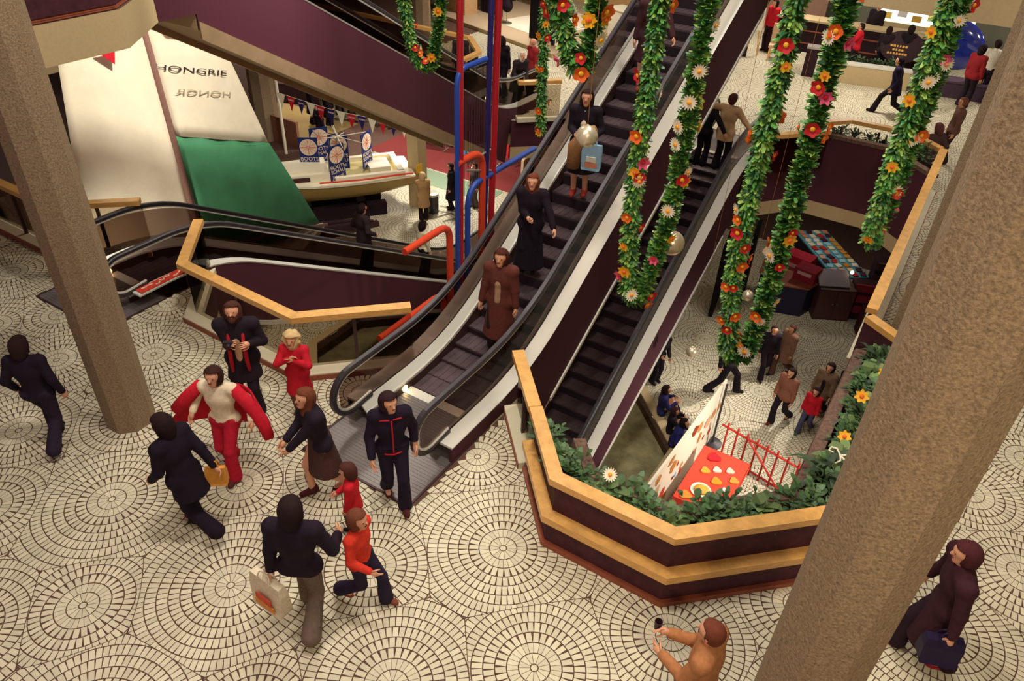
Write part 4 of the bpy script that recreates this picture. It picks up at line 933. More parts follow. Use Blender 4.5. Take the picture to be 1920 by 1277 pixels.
garland('garland on the far right hanging edge-on before the straight oak handrail', [[pol(-3.9, 8.6, TOP), pol(-3.8, 8.6, 3.6), pol(-3.5, 8.9, 2.75), pol(-3.1, 9.2, 3.4), pol(-3.5, 9.2, TOP)]], r=.168, nfl=64, seed=5)
garland('small U-shaped garland loop in front of the broad maroon escalator side', [[pol(-39.9, 13, TOP), pol(-39.7, 13, 4.2), pol(-39.0, 13, 3.3), pol(-37.8, 13, 3.15), pol(-37.0, 13, 4.2), pol(-36.8, 13, TOP)]], r=.17, nfl=50, seed=6)
garland('thick V-shaped garland with large daisies above the woman with the blue bag', [[pol(-29.2, 9, TOP), pol(-29.0, 9, 5.2), pol(-27.4, 9, 4.45), pol(-26.6, 9, 4.4), pol(-25.9, 9, 5.2), pol(-25.6, 9, TOP)]], r=.20, nfl=90, seed=7, big=1.25)
garland('thin straight garland left of the thick V-shaped one', [[pol(-29.9, 14, TOP), pol(-29.7, 14, 4), pol(-29.5, 14, 1.75)]], r=.16, nfl=60, seed=8)
mball = mat('champagne_bauble', 'e6dabc', 0.3, metal=0.6, noise=0.1, nscale=6, stretch=(12, 12, .6))
def bauble(label, p, r):
    root = thing('bauble', label, 'ornament', p, 0)
    mb = MB(); n = 40; V = []; m = 20
    for i in range(1, m):
        a = math.pi * i / m
        V += [((1 + (.012 if j % 2 else 0)) * r * math.sin(a) * math.cos(2 * math.pi * j / n), (1 + (.012 if j % 2 else 0)) * r * math.sin(a) * math.sin(2 * math.pi * j / n), -r * math.cos(a)) for j in range(n)]
    k = m - 1; V += [(0, 0, -r), (0, 0, r)]
    mb.add(V, [(i * n + j, i * n + (j + 1) % n, (i + 1) * n + (j + 1) % n, (i + 1) * n + j) for i in range(k - 1) for j in range(n)] + [(k * n, (j + 1) % n, j) for j in range(n)] + [(k * n + 1, (k - 1) * n + j, (k - 1) * n + (j + 1) % n) for j in range(n)])
    mb.build('ball', mball, root, smooth=True)
    mb = MB(); mb.lathe([(.02, r * .97), (.02, r * 1.06), (.008, r * 1.12)], n=10); mb.build('cap', mball, root)
    mb = MB(); mb.tube([(0, 0, r), (0, 0, TOP - p[2])], .0035, 5); mb.build('string', cloth('9a6a3a'), root)
bauble('ribbed champagne bauble in front of the woman on the escalator', pol(-25.9, 8.5, 7 - .376 * 8.5), .128)
bauble('ribbed champagne bauble beside the bottom of the narrow garland loop', pol(-18.0, 8.2, 7 - .521 * 8.2), .146)
bauble('small silver bauble between the strands of the lowest garland', pol(-11.1, 13.5, 7 - .583 * 13.5), .11)
bauble('small silver bauble left of the striding man in black', pol(-14.58, 13, 7 - .702 * 13), .118)

# ---------------------------------------------------------------- plants in the troughs
def plant_mesh(kind, seed):
    rr = random.Random(seed); mb = MB(); nl = {'bush': 70, 'fern': 34, 'broad': 26}[kind]
    for k in range(nl):
        a = rr.uniform(0, 6.283); el = rr.uniform(.1, 1.1); base = Vector((rr.uniform(-.10, .10), rr.uniform(-.08, .08), rr.uniform(0, .12)))
        d = Vector((math.cos(a) * math.cos(el), math.sin(a) * math.cos(el), math.sin(el))); s_ = Vector((-math.sin(a), math.cos(a), 0)); n = d.cross(s_)
        if kind == 'bush': base += d * rr.uniform(.05, .2); L, W = rr.uniform(.08, .14), rr.uniform(.025, .042)
        elif kind == 'fern': L, W = rr.uniform(.28, .45), .028
        else: L, W = rr.uniform(.2, .3), rr.uniform(.05, .075)
        dr = -Vector((0, 0, 1)) * L * (.35 if kind != 'bush' else .2)
        mb.add([base - s_ * .005, base + s_ * .005, base + d * L * .4 + s_ * W + n * .01, base + d * L * .4 - s_ * W + n * .01, base + d * L * .75 + s_ * W * .7 + dr * .35, base + d * L * .75 - s_ * W * .7 + dr * .35, base + d * L + dr], [(0, 1, 2, 3), (3, 2, 4, 5), (5, 4, 6)], 0)
    return mb
def plant_row(path, n, z, kinds, label, group, seed, jit=.06):
    rr = random.Random(seed); L = [0]
    for i in range(len(path) - 1): L.append(L[-1] + (Vector(path[i + 1]) - Vector(path[i])).length)
    protos = {}
    for k in range(n):
        s_ = (k + .5) / n * L[-1]; i = max(j for j in range(len(path) - 1) if L[j] <= s_); t = (s_ - L[i]) / (L[i + 1] - L[i]); q = Vector(path[i]).lerp(Vector(path[i + 1]), t)
        kind = kinds[k % len(kinds)]; lab = label[kind]
        loc = (q.x + rr.uniform(-jit, jit), q.y + rr.uniform(-jit, jit), z)
        if kind not in protos:
            r0 = thing('leafy_plant', lab, 'plant', loc, 0, group + ' (' + kind + ')'); plant_mesh(kind, seed).build('foliage', plantl[{'bush': 0, 'fern': 1, 'broad': 2}[kind]], r0)
            mb = MB(); mb.tube([(0, 0, -.02), (.01, 0, .1), (0, .01, .2)], .012, 6); mb.build('stem', plantl[1], r0); protos[kind] = r0; o = r0
        else: o = dup(protos[kind], loc, rr.uniform(0, 6.28))
        sc = rr.uniform(.8, 1.15); o.scale = (sc, sc, sc * rr.uniform(.8, 1.1))
plant_row([(-3.05, 6.0), (-2.4, 5.52), (-1.25, 5.52), (-.05, 6.72)], 17, .70, ('bush', 'broad', 'bush', 'bush'), {'bush': 'low green bushy plant in the angular near planter', 'broad': 'broad-leaved light green plant in the angular near planter'}, 'plants in the near planter', 3)
plant_row([(.06, 7.0), (.06, 8.4), (.02, 10.15)], 20, .70, ('bush', 'fern', 'bush', 'broad'), {'bush': 'dark green bushy plant in the long planter at the right edge', 'fern': 'long-leaved plant in the long planter at the right edge', 'broad': 'broad-leaved plant in the long planter at the right edge'}, 'plants in the right planter', 4)
plant_row([(-.6, 18.35), (-1.2, 18.75), (-2.4, 18.75), (-3.1, 18.2)], 9, .68, ('bush', 'fern'), {'bush': 'dark bushy plant in the far planter', 'fern': 'long-leaved dark plant in the far planter'}, 'plants in the far planter', 5)
def bloom(label, p, kind, sc):
    root = thing('cut_flower', label, 'flower', p, 0); o = bpy.data.objects.new('blossom', FL[kind][0]); COL.objects.link(o); o.parent = root; o.location = (0, 0, .20)
    d = (EYE - Vector(p)).normalized(); o.rotation_mode = 'QUATERNION'; o.rotation_quaternion = d.to_track_quat('Z', 'Y'); o.scale = (sc,) * 3
    mb = MB(); mb.tube([(0, 0, -.03), (0, .01, .1), (0, 0, .2)], .006, 5); mb.build('stem', plantl[0], root)
bloom('yellow star flower highest of the three in the right planter', (-.02, 8.62, .80), 'yellow_star_flower', 1.3)
bloom('yellow flower in the middle of the right planter beside a ribbon bow', (-.03, 7.75, .78), 'yellow_star_flower', 1.15)
bloom('pale cream flower in the left end of the near planter', (-2.05, 5.62, .78), 'white_daisy', 1.1)
bloom('yellow flower partly behind the right column in the planter', (.12, 9.3, .80), 'yellow_star_flower', 1.1)
root = thing('ribbon_bow', 'white ribbon bow on the right planter plants', 'ribbon', (.0, 7.42, .96), R(-20)); mb = MB()
for q in (1, -1):
    a = [(0, 0, 0), (q * .07, .03, .035), (q * .13, .02, .02), (q * .13, -.02, -.01), (q * .06, -.02, .0), (0, 0, 0)]
    mb.tube(a, .012, 6); mb.tube([(0, 0, 0), (q * .05, -.06, -.01), (q * .03, -.14, -.02)], .010, 6)
mb.ball((0, 0, 0), .02); mb.build('bow', whitep, root)

# ---------------------------------------------------------------- coloured fountain pipes in the basin
def pipe(label, m, pts, r, fil=.28):
    return tag_pipe(label, m, pts, r, fil)
def tag_pipe(label, m, pts, r, fil):
    c = pts[0]; root = thing('fountain_pipe', label, 'pipe', c, 0); Q = [tuple(Vector(p) - Vector(c)) for p in pts]
    mb = MB(); mb.tube([tuple(q) for q in (fillet(Q, fil, 10) if len(Q) > 2 else Q)], r, 16); mb.build('tube', m, root, smooth=False)
    mb = MB(); mb.lathe([(r * 2.2, 0), (r * 2.2, .02), (r * 1.2, .05)], n=16); mb.build('base_flange', greyp, root); return root
PZ = -5.45
tag_pipe('tall red pole, left one of two rising through the hall', redp, [(-8, 11.1, PZ), (-8, 11.14, 11.4)], .062, .1)
tag_pipe('tall red pole, right one of two rising through the hall', redp, [(-8, 12.1, PZ), (-8, 12.5, 11.4)], .068, .1)
tag_pipe('tall dark blue pole close beside the right red pole', navyp, [(-8.0, 11.85, PZ), (-8.0, 12.28, 11.4)], .055, .1)
tag_pipe('blue pipe bent over at the top next to the left red pole', bluep, [(-8, 11.0, PZ), (-8, 11.02, 2.97), (-8, 11.95, 2.97)], .05, .3)
tag_pipe('orange red pipe bent over between the two red poles', orangep, [(-8, 11.87, PZ), (-8, 11.87, 1.24), (-8, 11.0, 1.24)], .075, .45)
tag_pipe('orange pipe bent over above the downward escalator rail', orangep, [(-8, 10.75, PZ), (-8, 10.74, .08), (-8, 9.35, .08)], .07, .35)
tag_pipe('orange pipe nearest the escalator, end showing below the oak rail', orangep, [(-8, 10.5, PZ), (-8, 10.5, -1.38), (-8, 8.5, -1.38)], .065, .35)
tag_pipe('blue pipe bent low behind the orange pipes, long arm to the right', bluep, [(-8, 11.36, PZ), (-8, 11.36, .62), (-8, 13.9, .62)], .06, .45)
for lab, a, b in (('grey rod tying the left and right red poles', (-8, 11.3, 1.0), (-8, 12.4, .62)), ('short grey rod slanting up behind the orange red pipe', (-8, 11.35, 1.12), (-8, 12.15, 1.16))):
    mb = MB(); mb.tube([a, b], .022, 8); tag(mb.build('tie_rod', greyp), lab, 'rod')
mb = MB(); rr = random.Random(5)
for k in range(14):
    y = 11.15 + k * .06; mb.tube([(-8 + rr.uniform(-.02, .02), y, 2.92), (-8 + rr.uniform(-.03, .03), y + rr.uniform(-.02, .02), -5.2)], .0028, 4)
tag(mb.build('water_strings', glassmat('string_water', 'd8d2cc', .5)), 'fine threads of water falling from the bent blue pipe', 'water', kind='stuff')

# ---------------------------------------------------------------- sailing boat with tall sails
sailm = mat('white_sailcloth', 'e4dabf', 0.8, noise=0.04, nscale=3, bump=.08); sailg = mat('green_sailcloth', '3c7a54', 0.8, noise=0.10, nscale=2)
boat = thing('sailing_boat', 'sailing boat with tall white and green sails behind the left column', 'boat', (-15, 9.8, -5), 0)
def hull(root, L, W, zb, zg, mh, md, n=14, bow=1):
    S_ = []; 
    for i in range(n + 1):
        t = i / n; w = W * (1 - max(0, (t - .42) / .58) ** 2.1) * (0.80 + .2 * math.sin(min(1, t / .45) * math.pi / 2)); k = zb + (zg - zb) * (.10 + .9 * max(0, (t - .55) / .45) ** 2.2) + (zg - zb) * .28 * max(0, (.25 - t) / .25) ** 1.5; g = zg + .12 * t * t
        x = bow * (-L / 2 + L * t); w = max(w, .02)
        S_.append([(x, -w, g), (x, -w * .96, g - (g - k) * .45), (x, -w * .62, g - (g - k) * .82), (x, 0, k), (x, w * .62, g - (g - k) * .82), (x, w * .96, g - (g - k) * .45), (x, w, g)])
    mb = MB(); V = [p for s in S_ for p in s]; mb.add(V, [(i * 7 + j, i * 7 + j + 1, (i + 1) * 7 + j + 1, (i + 1) * 7 + j) for i in range(n) for j in range(6)] + [(0, 1, 2, 3, 4, 5, 6)]); mb.build('hull', mh, root, smooth=True, fix=True)
    mb = MB(); V = [p for s in S_ for p in ((s[0][0], s[0][1] * 1.03, s[0][2] - .03), (s[0][0], s[0][1] * 1.03, s[0][2] + .035), (s[6][0], s[6][1] * 1.03, s[6][2] + .035), (s[6][0], s[6][1] * 1.03, s[6][2] - .03))]
    mb.add(V, [(i * 4, i * 4 + 1, i * 4 + 5, i * 4 + 4) for i in range(n)] + [(i * 4 + 2, i * 4 + 3, i * 4 + 7, i * 4 + 6) for i in range(n)] + [(i * 4 + 1, i * 4 + 2, i * 4 + 6, i * 4 + 5) for i in range(n)]); mb.build('deck', md, root, fix=True)
    return S_
hr = bpy.data.objects.new('hull_group', None); bpy.data.objects.remove(hr)
sub = MB()
hull_mats = whitep
# hull along y: build along x in a turned part
_b = thing('sailing_boat', 'tmp', 'boat', (0, 0, 0)); hull(_b, 7.4, 1.05, .45, 1.45, whitep, whitep)
for ch in list(_b.children): ch.parent = boat; ch.rotation_euler = (0, 0, R(90)); ch.location = (0, .5, 0)
bpy.data.objects.remove(_b)
mb = MB(); mb.tube([(0, .2, 1.4), (0, -.12, 10.2)], [.085, .07], 12); mb.build('mast', cloth('7a5a50', .5), boat, smooth=True)
mb = MB(); mb.tube([(0, .2, 2.3), (.1, 2.2, 2.15), (.15, 4.2, 1.6)], .05, 8); mb.build('boom', cloth('7a5a50', .5), boat)
def sail(name, m, grid, bulge):
    nu, nv = 12, 10; mb = MB(); V = []
    (a, b, c, d) = [Vector(q) for q in grid]          # bottom-left, bottom-right, top-right, top-left as (y,z)
    for i in range(nu + 1):
        for j in range(nv + 1):
            u, v = i / nu, j / nv; q = (a * (1 - u) + b * u) * (1 - v) + (d * (1 - u) + c * u) * v
            V.append((bulge * math.sin(math.pi * u) * math.sin(math.pi * min(1, v * .9 + .1)) + .012 * math.sin(u * 19 + v * 3), q.x, q.y))
    mb.add(V, [(i * (nv + 1) + j, (i + 1) * (nv + 1) + j, (i + 1) * (nv + 1) + j + 1, i * (nv + 1) + j + 1) for i in range(nu) for j in range(nv)])
    o = mb.build(name, m, boat, smooth=True); md = o.modifiers.new('thick', 'SOLIDIFY'); md.thickness = .012; return o
Y0, Z0 = 9.8, -5
def q(y, z): return (y - Y0, z - Z0)
sail('headsail', sailm, (q(7.0, -3.0), q(10.02, -3.0), q(9.75, 3.5), q(7.95, 3.2)), .10)
sail('mainsail', sailm, (q(9.95, .45), q(12.48, -.48), q(11.5, 2.5), q(9.78, 3.6)), .10)
sail('green_sail_panel', sailg, (q(10.15, -3.05), q(13.85, -3.3), q(12.5, -.50), q(9.93, .47)), .10)
mb = MB(); 
for tri in (((.02, 10.55 - Y0, 2.85 - Z0), (.02, 9.8 - Y0, 3.45 - Z0), (.02, 11.1 - Y0, 2.38 - Z0), (.02, 10.2 - Y0, 2.72 - Z0)),):
    mb.add([(.22, y, z) for _, y, z in tri], [(0, 1, 3), (0, 3, 2)])
    mb.add([(.235, y, z) for _, y, z in tri], [(0, 1, 3), (0, 3, 2)])
mb.build('red_sail_corner', cloth('c0202c'), boat)
mb = MB(); mb.add([(x, y - Y0, z - Z0) for x in (.16, .18) for y, z in ((8.55, 2.62), (8.95, 2.62), (8.86, 2.30))], [(0, 1, 2), (3, 5, 4), (0, 3, 4, 1), (1, 4, 5, 2), (2, 5, 3, 0)]); mb.build('red_pennant', cloth('c0202c'), boat)
def sailtext(body, y, z, size, colr, mirror=False, tilt=-17, x=.17, sx=2.5):
    M = Matrix.Translation((x, y - Y0, z - Z0)) @ Matrix.Rotation(R(90), 4, 'Z') @ Matrix.Rotation(R(90), 4, 'X') @ Matrix.Rotation(R(tilt), 4, 'Z')
    if mirror: M = M @ Matrix.Diagonal((-1, 1, 1, 1))
    o = text_mesh('sail_lettering', body, size, colr, boat, M, sx=sx)
    for v in o.data.vertices: v.co.x += -x + .034 + .09 * math.sin(math.pi * min(1, max(0, v.co.y / 2.35)))
sailtext('HONGRIE', 10.66, 1.75, .165, cloth('3a3030'))
sailtext('HONGR', 10.85, 1.20, .16, cloth('a89c82'), mirror=True)
mb = MB(); mb.box((0, .5, .28), (1.3, 5, .12)); mb.box((0, 2.6, .2), (1.6, .2, .4)); mb.box((0, -1.6, .2), (1.6, .2, .4)); mb.build('cradle', dkwood, boat)

# ---------------------------------------------------------------- yellow hulled motor sailer on a dark cradle
hullm = mat('olive_yellow_hull', 'a68a4a', 0.45, coat=.2); deckm = mat('cream_deck', 'f0e8cc', 0.5)
b2 = thing('boat', 'boat with olive yellow hull and cream deck on a dark timber cradle', 'boat', (-17.75, 16.75, -5), math.atan2(-.794, -.608))
hull(b2, 6.0, 1.02, .55, 1.38, hullm, deckm)
mb = MB(); mb.prism([(-.2, -.72), (1.55, -.62), (2.1, -.3), (2.1, .3), (1.55, .62), (-.2, .72)], 1.42, 1.72); mb.prism([(0, -.55), (1.3, -.46), (1.3, .46), (0, .55)], 1.72, 1.80); mb.build('cabin', deckm, b2, fix=True)
for sgn in (1, -1):
    mb = MB(); mb.box((.75, sgn * .655, 1.58), (.62, .06, .15), M=Matrix.Rotation(-sgn * .06, 4, 'Z')); mb.build('cabin_window', cloth('4a2f30', .3), b2)
for y0 in (.78, -.78):
    mb = MB(); mb.box((-1.5, y0, 1.50), (2.3, .16, .2)); mb.build('cockpit_coaming', deckm, b2)
mb = MB(); mb.box((-2.55, 0, 1.50), (.2, 1.5, .2)); mb.build('cockpit_coaming', deckm, b2)
mb = MB(); mb.box((-1.55, 0, 1.425), (2.0, 1.4, .03)); mb.build('cockpit_floor', mat('cockpit_tan', 'd8c98c', .6), b2)
mb = MB(); mb.box((-1.9, .1, 1.56), (.7, .8, .22)); mb.build('engine_cover', whitep, b2)
mb = MB(); mb.box((-.35, -.05, 1.75), (.16, .22, .6)); mb.build('mast_step', whitep, b2)
mb = MB(); mb.box((-3.06, 0, 1.15), (.06, .34, .75)); mb.box((-3.15, 0, .8), (.14, .06, .7)); mb.build('rudder', mat('rudder_yellow', 'c9a23c', .45), b2)
mb = MB(); mb.tube([(-2.9, .9, 1.52), (-1.2, 1.1, 1.56), (.2, 1.1, 1.6)], .03, 8); mb.build('orange_rubbing_rail', orangep, b2)
for x, y, w in ((-1.2, 0, 1.8), (.6, 0, 1.8), (-.2, .5, .3), (-.2, -.5, .3)):
    mb = MB(); mb.box((x, y, .22), (.28 if w > 1 else 3.6, w, .44)); mb.build('cradle_beam', cloth('2a1a20'), b2)
for k, (x, y, z, l, a) in enumerate(((-.2, 1.5, .1, 2.4, 8), (.2, 1.42, .3, 2.0, -5), (-.6, 1.62, .1, 1.9, 14), (.1, 1.7, .28, 1.6, 2))):
    mb = MB(); c = b2.matrix_basis @ Vector((x, y, z))
    mb.box((0, 0, 0), (l, .16, .18)); o = mb.build('timber_beam', cloth('35232a' if k % 2 else '4a2f30')); o.location = Matrix.Translation((-17.75, 16.75, -5)) @ Matrix.Rotation(math.atan2(-.794, -.608), 4, 'Z') @ Vector((x, y, z - .01)); o.rotation_euler = (0, 0, math.atan2(-.794, -.608) + R(a))
    tag(o, 'dark timber beam in the pile under the yellow hulled boat', 'beam', 'timber beams under the boat')
# carousel of blue boat show signs over the deck
sg = thing('sign_carousel', 'cluster of blue signs with cream compass discs on thin white rods above the boat', 'sign', (-17.3, 17.2, -3.5), 0)
mb = MB(); mb.tube([(0, 0, .2), (0, 0, 1.32)], .02, 8); mb.build('rod_hub', whitep, sg)
for k, a in enumerate((-37, 5, 140, 62, 100)):
    mb = MB(); d = Vector((math.cos(R(a)), math.sin(R(a)), 0)); L = 1.0 if k < 4 else .4
    mb.tube([d * -L * (1 if k < 2 else .4) + Vector((0, 0, 1.2)), d * L + Vector((0, 0, 1.2))], .014, 6); mb.build('rod', whitep, sg)
blue = cloth('22306a', .5); disc = cloth('e6d2b8', .6); redl = cloth('d0503a', .6)
for px_, py_, dz, rot in ((-.80, -.55, .55, 38), (-.12, .15, .62, 30), (.30, -.42, .52, 82), (.55, .75, .66, 72 + 30), (-.95, .1, .66, 60)):
    pn = MB(); pn.box((0, 0, 0), (.62, .02, 1.18)); o = pn.build('sign_panel', blue, sg); o.location = (px_, py_, dz); o.rotation_euler = (0, 0, R(rot))
    mb = MB(); n = 28; mb.add([(.28 * math.cos(2 * math.pi * j / n), -.013, .26 + .28 * math.sin(2 * math.pi * j / n)) for j in range(n)] + [(.28 * math.cos(2 * math.pi * j / n), -.019, .26 + .28 * math.sin(2 * math.pi * j / n)) for j in range(n)], [tuple(range(n, 2 * n))] + [(j, (j + 1) % n, n + (j + 1) % n, n + j) for j in range(n)])
    dd = mb.build('compass_disc', disc, o, fix=True)
    mb = MB()
    for k in range(12):
        a = math.pi * k / 6; mb.tube([(0.03 * math.cos(a), -.021, .26 + .03 * math.sin(a)), (.25 * math.cos(a), -.021, .26 + .25 * math.sin(a))], .005 if k % 3 else .010, 4)
    mb.build('compass_rose', redl, o)
    for body, z, sz, sx in (('BOOTS', -.14, .17, 1.05), ('SCHAU', -.29, .17, 1.0), ('Jelmoli', -.47, .17, 1.0)):
        text_mesh('sign_lettering', body, sz, disc, o, Matrix.Translation((0, -.013, z)) @ Matrix.Rotation(R(90), 4, 'X'), sx=sx)
# bunting
bt = thing('bunting', 'string of white, red and navy pennants across the lower arcade', 'bunting', (-21.0, 18.15, -1.85), 0)
A_, B_, C_ = Vector((0, 0, 0)), Vector((2.55, .55, -.36)), Vector((5.0, 1.15, -.34)); line = fillet([A_, B_, C_], 2.4, 14)
mb = MB(); mb.tube(line, .008, 5); mb.build('line', whitep, bt)
cum = [0]
for i in range(len(line) - 1): cum.append(cum[-1] + (line[i + 1] - line[i]).length)
for k in range(13):
    s0, s1 = (k + .08) / 13 * cum[-1], (k + .92) / 13 * cum[-1]
    P0, P1 = (Vector([np.interp(s_, cum, [l[i] for l in line]) for i in range(3)]) for s_ in (s0, s1)); m = (P0 + P1) / 2 + Vector((.03, -.05, -.50))
    mb = MB(); off = Vector((.006, -.006, 0)); mb.add([P0, P1, m, P0 + off, P1 + off, m + off], [(0, 1, 2), (5, 4, 3), (0, 3, 4, 1), (1, 4, 5, 2), (2, 5, 3, 0)])
    f = mb.build('pennant', [cloth('e8dfc4'), cloth('c0202c'), cloth('25235c')][k % 3], bt)
    if k % 3:
        mb = MB(); c = (P0 * .5 + P1 * .5) * .78 + m * .22; d = (P1 - P0).normalized()
        for j in range(5): mb.box(c + d * (j - 2) * .045 + Vector((.012, -.016, 0)), (.03, .006, .05), rz=math.atan2(d.y, d.x))
        mb.build('pale_lettering', cloth('d8b8b0'), f)
# ---------------------------------------------------------------- lower arcade behind the boat
def garment(w, h, colr, flare=1.15):
    mb = MB(); V = []
    for k, (z, s_) in enumerate(((0, .55), (-.06, .95), (-h * .5, 1.0), (-h, flare))):
        V += [(-w / 2 * s_, -.05, z), (w / 2 * s_, -.05, z), (w / 2 * s_, .05, z), (-w / 2 * s_, .05, z)]
    mb.add(V, [(4 * i + j, 4 * i + 4 + j, 4 * i + 4 + (j + 1) % 4, 4 * i + (j + 1) % 4) for i in range(3) for j in range(4)] + [(0, 1, 2, 3), (15, 14, 13, 12)])
    return mb
def rack(loc, rz, n, cols, label, glabel, group, h=1.1, L=1.8, top=1.55, name='coat'):
    root = thing('clothes_rack', label, 'clothes rack', loc, rz)
    mb = MB(); mb.tube([(-L / 2, 0, top), (L / 2, 0, top)], .018, 8); mb.build('rail', steel, root)
    for q_ in (1, -1):
        mb = MB(); mb.tube([(q_ * L / 2, 0, .02), (q_ * L / 2, 0, top)], .018, 8); mb.build('upright', steel, root)
        mb = MB(); mb.box((q_ * L / 2, 0, .02), (.05, .5, .04)); mb.build('foot', steel, root)
    M = Matrix.Translation(loc) @ Matrix.Rotation(rz, 4, 'Z')
    protos = {}
    for k in range(n):
        c = cols[k % len(cols)]; p = M @ Vector((-L / 2 + L * (k + .5) / n, 0, top - .03))
        if c not in protos:
            o = garment(.44, h, c).build(name, cloth(c)); tag(o, glabel.replace('#', c_name(c)), name, group + ' ' + c_name(c)); protos[c] = o
        else: o = protos[c].copy(); COL.objects.link(o)
        o.location = p; o.rotation_euler = (0, 0, rz + R(78))
CN = {'5a5a44': 'olive', '3a2a2e': 'dark', '6b6a50': 'sage', '4a3a38': 'brown', '5b8fc4': 'denim blue', 'b8262a': 'red', '241a26': 'black', 'c9a888': 'beige', '8a5a44': 'tan', '2a2438': 'navy'}
def c_name(c): return CN.get(c, 'plain')
rack((-23.3, 23.8, -4.996), R(20), 8, ('5a5a44', '3a2a2e', '6b6a50', '3a2a2e'), 'clothes rack of long coats left in the lower arcade', '# long coat on the left arcade rack', 'left arcade rack', h=1.3, L=2.2)
rack((-20.7, 24.4, -4.996), R(15), 8, ('6b6a50', '4a3a38', '5a5a44', '241a26'), 'clothes rack of long coats in the middle of the lower arcade', '# long coat on the middle arcade rack', 'middle arcade rack', h=1.3, L=2.2)
rack((-18.6, 23.6, -4.996), R(10), 6, ('241a26', '3a2a2e', 'b8262a'), 'clothes rack with dark and red garments by the square pillar', '# garment on the rack by the square pillar', 'pillar rack', h=1.1, L=1.6)
rack((-16.3, 23.0, -4.996), R(12), 4, ('5b8fc4',), 'clothes rack with denim behind the red poles', 'long # garment hanging right of the square pillar', 'denim rack', h=1.2, L=.7, top=1.75)
rack((-14.6, 23.8, -4.996), R(8), 6, ('b8262a', '8a5a44'), 'clothes rack with red garments behind the blue pole', '# garment on the rack behind the blue pole', 'red rack', h=1.0, L=1.3)
rack((-12.3, 22.0, -4.996), R(8), 6, ('c9a888', '3a2a2e', '8a5a44'), 'clothes rack with pale garments seen under the long blue pipe', '# garment on the rack under the long blue pipe', 'pale rack', h=.9, L=1.5)
mb = MB(); mb.box((-15.6, 24.6, -4.99), (9.5, 5.4, .012)); tag(mb.build('carpet', mat('red_carpet', '7a2c2a', .95)), 'red carpet of the shop behind the square pillar', 'carpet')
mb = MB(); mb.box((-17.0, 21.25, -4.992), (6.5, 1.1, .01)); tag(mb.build('floor_mat', mat('sage_mat', '7c8f76', .9)), 'pale green floor strip before the red carpet', 'mat')
mb = MB(); mb.box((-25.1, 22.2, -4.99), (5, 3.2, .012)); tag(mb.build('carpet', mat('olive_carpet', '8a7446', .95)), 'olive brown carpet under the two shoppers in black', 'carpet')
mb = MB(); mb.box((-23.3, 20.3, -4.45), (1.5, .12, 1.1)); tag(mb.build('display_partition', mat('brown_board', '8a5a44', .8)), 'low brown display wall at the left of the arcade', 'partition')
# bright display counter with lamps and small goods
ct = thing('display_counter', 'brightly lit display counter with shelves at the far left of the arcade', 'counter', (-25.6, 24.8, -5), R(25))
mb = MB(); mb.box((0, 0, .45), (4.2, .8, .9)); mb.build('base', cloth('3a2428'), ct)
for z in (1.0, 1.6, 2.2):
    mb = MB(); mb.box((0, .35, z), (4.2, .6, .05)); mb.build('shelf', cream, ct)
mb = MB(); mb.box((0, .72, 1.4), (4.2, .06, 2.8)); mb.build('back_board', mat('tan_board', 'b9804a', .8), ct)
rr = random.Random(9); M = Matrix.Translation((-25.6, 24.8, -5)) @ Matrix.Rotation(R(25), 4, 'Z'); goods = {}
for z in (.90, 1.025, 1.625):
    for k in range(11):
        c = rr.choice(['e0b060', 'd07a3a', 'f0dca0', 'b84a30', 'c99a50']); p = M @ Vector((-1.9 + k * .38 + rr.uniform(-.05, .05), .25 if z > .95 else -.1, z))
        if c not in goods:
            mb = MB(); mb.prism([(-.1, -.08), (.1, -.08), (.1, .08), (-.1, .08)], 0, .2); mb.prism([(-.06, -.05), (.06, -.05), (.06, .05), (-.06, .05)], .2, .28); o = mb.build('jar', cloth(c, .35)); tag(o, 'small ornament on the bright arcade counter', 'ornament', 'goods on the bright counter'); goods[c] = o
        else: o = goods[c].copy(); COL.objects.link(o)
        o.location = p; o.rotation_euler = (0, 0, rr.uniform(0, 3))
for k, x in enumerate((-1.6, -.2, 1.1, 1.9)):
    lp = thing('globe_lamp', ('first', 'second', 'third', 'fourth')[k] + ' glowing globe lamp from the left over the bright counter', 'lamp', M @ Vector((x, -.1, 2.35)))
    mb = MB(); mb.ball((0, 0, 0), .13); mb.build('globe', shopl, lp, smooth=True); mb = MB(); mb.tube([(0, 0, .12), (0, 0, 1.5)], .01, 6); mb.build('flex', dkmetal, lp)
mb = MB(); mb.tube([(-22.6, 19.6, -4.99), (-22.6, 19.6, -1.05)], .06, 10); tag(mb.build('post', whitep), 'slim white post beside the green sail', 'post')
# litter bin, neon hook, red stands, pillar notice
bn = thing('litter_bin', 'black litter bin with steel top beside the man in the long black coat', 'bin', (-14.85, 19.0, -4.995)); mb = MB(); mb.lathe([(.19, 0), (.2, .62), (.18, .64)], n=18); mb.build('bin_body', rubber, bn); mb = MB(); mb.lathe([(.205, .64), (.205, .72), (.12, .74)], n=18); mb.build('bin_top', steel, bn)
mb = MB(); mb.box((-15.36, 18.95, -3.5), (.012, .3, .3)); tag(mb.build('notice', mat('yellow_notice', 'f0c22a', .6)), 'yellow notice on the square pillar', 'notice')
mb = MB(); mb.tube(fillet([(-17.2, 21.6, -2.2), (-17.2, 21.6, -2.7), (-16.9, 21.7, -2.95)], .15), .03, 8); tag(mb.build('neon_tube', mat('neon_white', 'e0fff8', .3, emit='c8fff4', estr=5)), 'pale neon tube left of the square pillar top', 'lamp')
